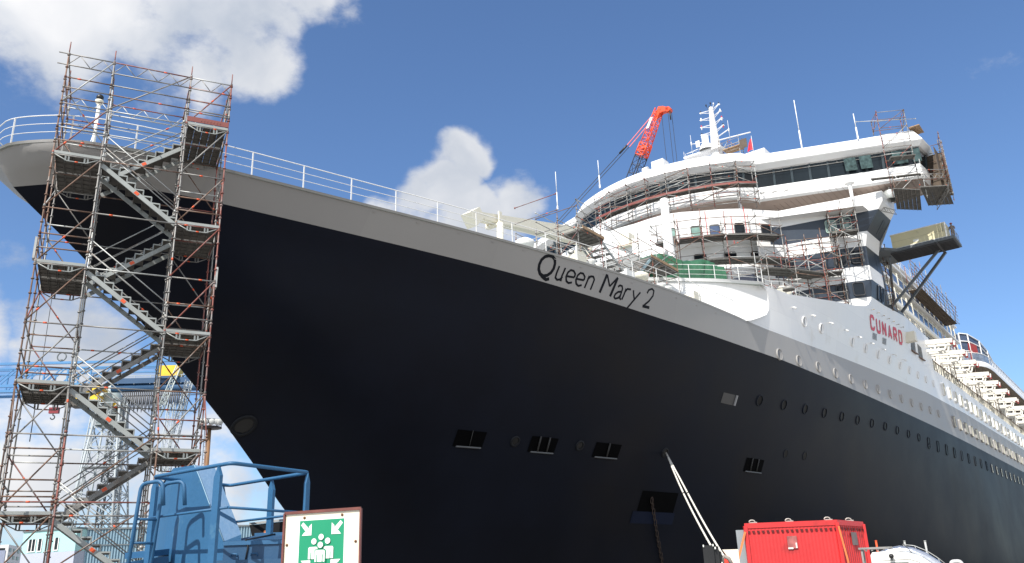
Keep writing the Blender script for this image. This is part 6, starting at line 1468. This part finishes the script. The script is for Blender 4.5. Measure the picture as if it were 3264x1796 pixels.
m = MB(); q = pol(-29.71, 60, 13.4); m.tube(q, pol(-29.72, 60, 11.2), .03, 5); m.tube(q + Zv * .1, q + Zv * 9, .02, 4); o = m.build('hanging_rope', DARK); tag(o, 'thin rope hanging free behind the left bay of the scaffold tower', 'rope')
# ------------------------------------------------------------------ buildings
def wall_quad(a0, r0, a1, r1, z0, z1): return [pol(a0, r0, z0), pol(a1, r1, z0), pol(a1, r1, z1), pol(a0, r0, z1)]
tb_ = thing('teal_workshop', 'light teal workshop with lilac lower wall and three windows behind the scaffold', 'building', pol(-27.5, 130, 0))
TEAL = mat('wall_teal', (.36, .60, .60), .7, var=.04, scale=.1); LIL = mat('wall_lilac', (.40, .43, .52), .7, var=.04, scale=.1)
a0, a1 = -29.3, -26.62; W0, W1 = pol(a0, 133, 0), pol(a1, 126, 0); wd = (W1 - W0).normalized(); wn_ = Vector((-wd.y, wd.x, 0))
if wn_.y < 0: wn_ = -wn_
m = MB(); m.box(W0 + Zv * 8.3, W1 - W0, wn_ * 12, Zv * 2.7); m.build('upper_wall', TEAL, tb_)
m = MB(); m.box(W0, W1 - W0, wn_ * 12, Zv * 8.29); m.build('lower_wall', LIL, tb_)
m = MB(); m.box(W0 + Zv * 11.0 - wn_ * .15 - wd * .1, W1 - W0 + wd * .2, wn_ * 12.3, Zv * .18); m.build('roof_edge', LGD, tb_)
for f, w in ((.13, .13), (.31, .07), (.62, .07)):
    p = W0.lerp(W1, f) - wn_ * .06 + Zv * 8.55; l = (W1 - W0).length * w; m = MB(); m.box(p, wd * l, wn_ * .05, Zv * 1.5); o = m.build('window', GLASSD, tb_)
    m = MB()
    for k in range(3 if w > .1 else 2): m.box(p + wd * (l * k / (2 if w > .1 else 1) - .06) - wn_ * .04, wd * .12, wn_ * .04, Zv * 1.5)
    m.box(p - wd * .08 - wn_ * .05 - Zv * .1, wd * (l + .16), wn_ * .06, Zv * .1); m.build('frame', RAILW, o)
hl = thing('corrugated_hall', 'long blue grey corrugated hall right of the teal workshop', 'building', pol(-22, 130, 0))
COR = mat('wall_corrugated', (.22, .34, .42), .5, var=.05, scale=.1); H0_, H1_ = pol(a1 + .02, 127.5, 0), pol(-9, 124, 0); hdv = H1_ - H0_; hn = Vector((-hdv.y, hdv.x, 0)).normalized(); hn = hn if hn.y > 0 else -hn
m = MB(); pts = []
n = 110
for k in range(n):
    for f, o in ((0, 0), (.4, 0), (.5, .18), (.9, .18)): pts.append(H0_ + hdv * ((k + f) / n) - hn * o)
m.grid([[p for p in pts], [p + Zv * 10.9 for p in pts]], smooth=False); m.build('corrugated_wall', COR, hl)
m = MB(); m.box(H0_ + Zv * 10.9 - hn * .3, hdv, hn * 16, Zv * .2); m.build('roof', LGD, hl)
m = MB(); m.box(H0_ - hn * .3 + Zv * 8.9, hdv, hn * .1, Zv * .12); m.build('wall_rail', LGD, hl)
m = MB(); p = pol(-22.2, 125.5, 7.4); m.box(p, hdv.normalized() * 2, hn * .1, Zv * 1.8); m.build('door', DARK, hl)
ab = thing('apartment_block', 'distant pale apartment block with balcony rows at the left edge', 'building', pol(-31, 420, 0))
APW = mat('apartment_white', (.56, .56, .56), .7, var=.05, scale=.05); APB = mat('apartment_blue', (.22, .25, .34), .7)
q0, q1, q2 = pol(-33.5, 430, 0), pol(-29.95, 415, 0), pol(-29.15, 440, 0)
m = MB()
for a, b in ((q0, q1), (q1, q2), (q2, pol(-33, 470, 0)), (pol(-33, 470, 0), q0)): m.face([a, b, b + Zv * 26.2, a + Zv * 26.2])
m.face([q + Zv * 26.2 for q in (q0, q1, q2, pol(-33, 470, 0))]); m.build('wall', APW, ab)
for k in range(9):
    z = 1.5 + 2.75 * k
    for (a, b, n) in ((q0, q1, 7), (q1, q2, 4)):
        for j in range(n):
            p = a.lerp(b, (j + .2) / n); e = (b - a) * (.5 / n); nn = Vector((e.y, -e.x, 0)).normalized() * .15
            m = MB(); m.box(p + nn + Zv * z, e, -nn * .5, Zv * 1.4); m.build('window', GLASSD, ab)
m = MB(); m.bar(q0.lerp(q1, .74) + Zv * 12, q0.lerp(q1, .97) + Zv * 12, .6, 24); m.build('stair_panel', APB, ab)
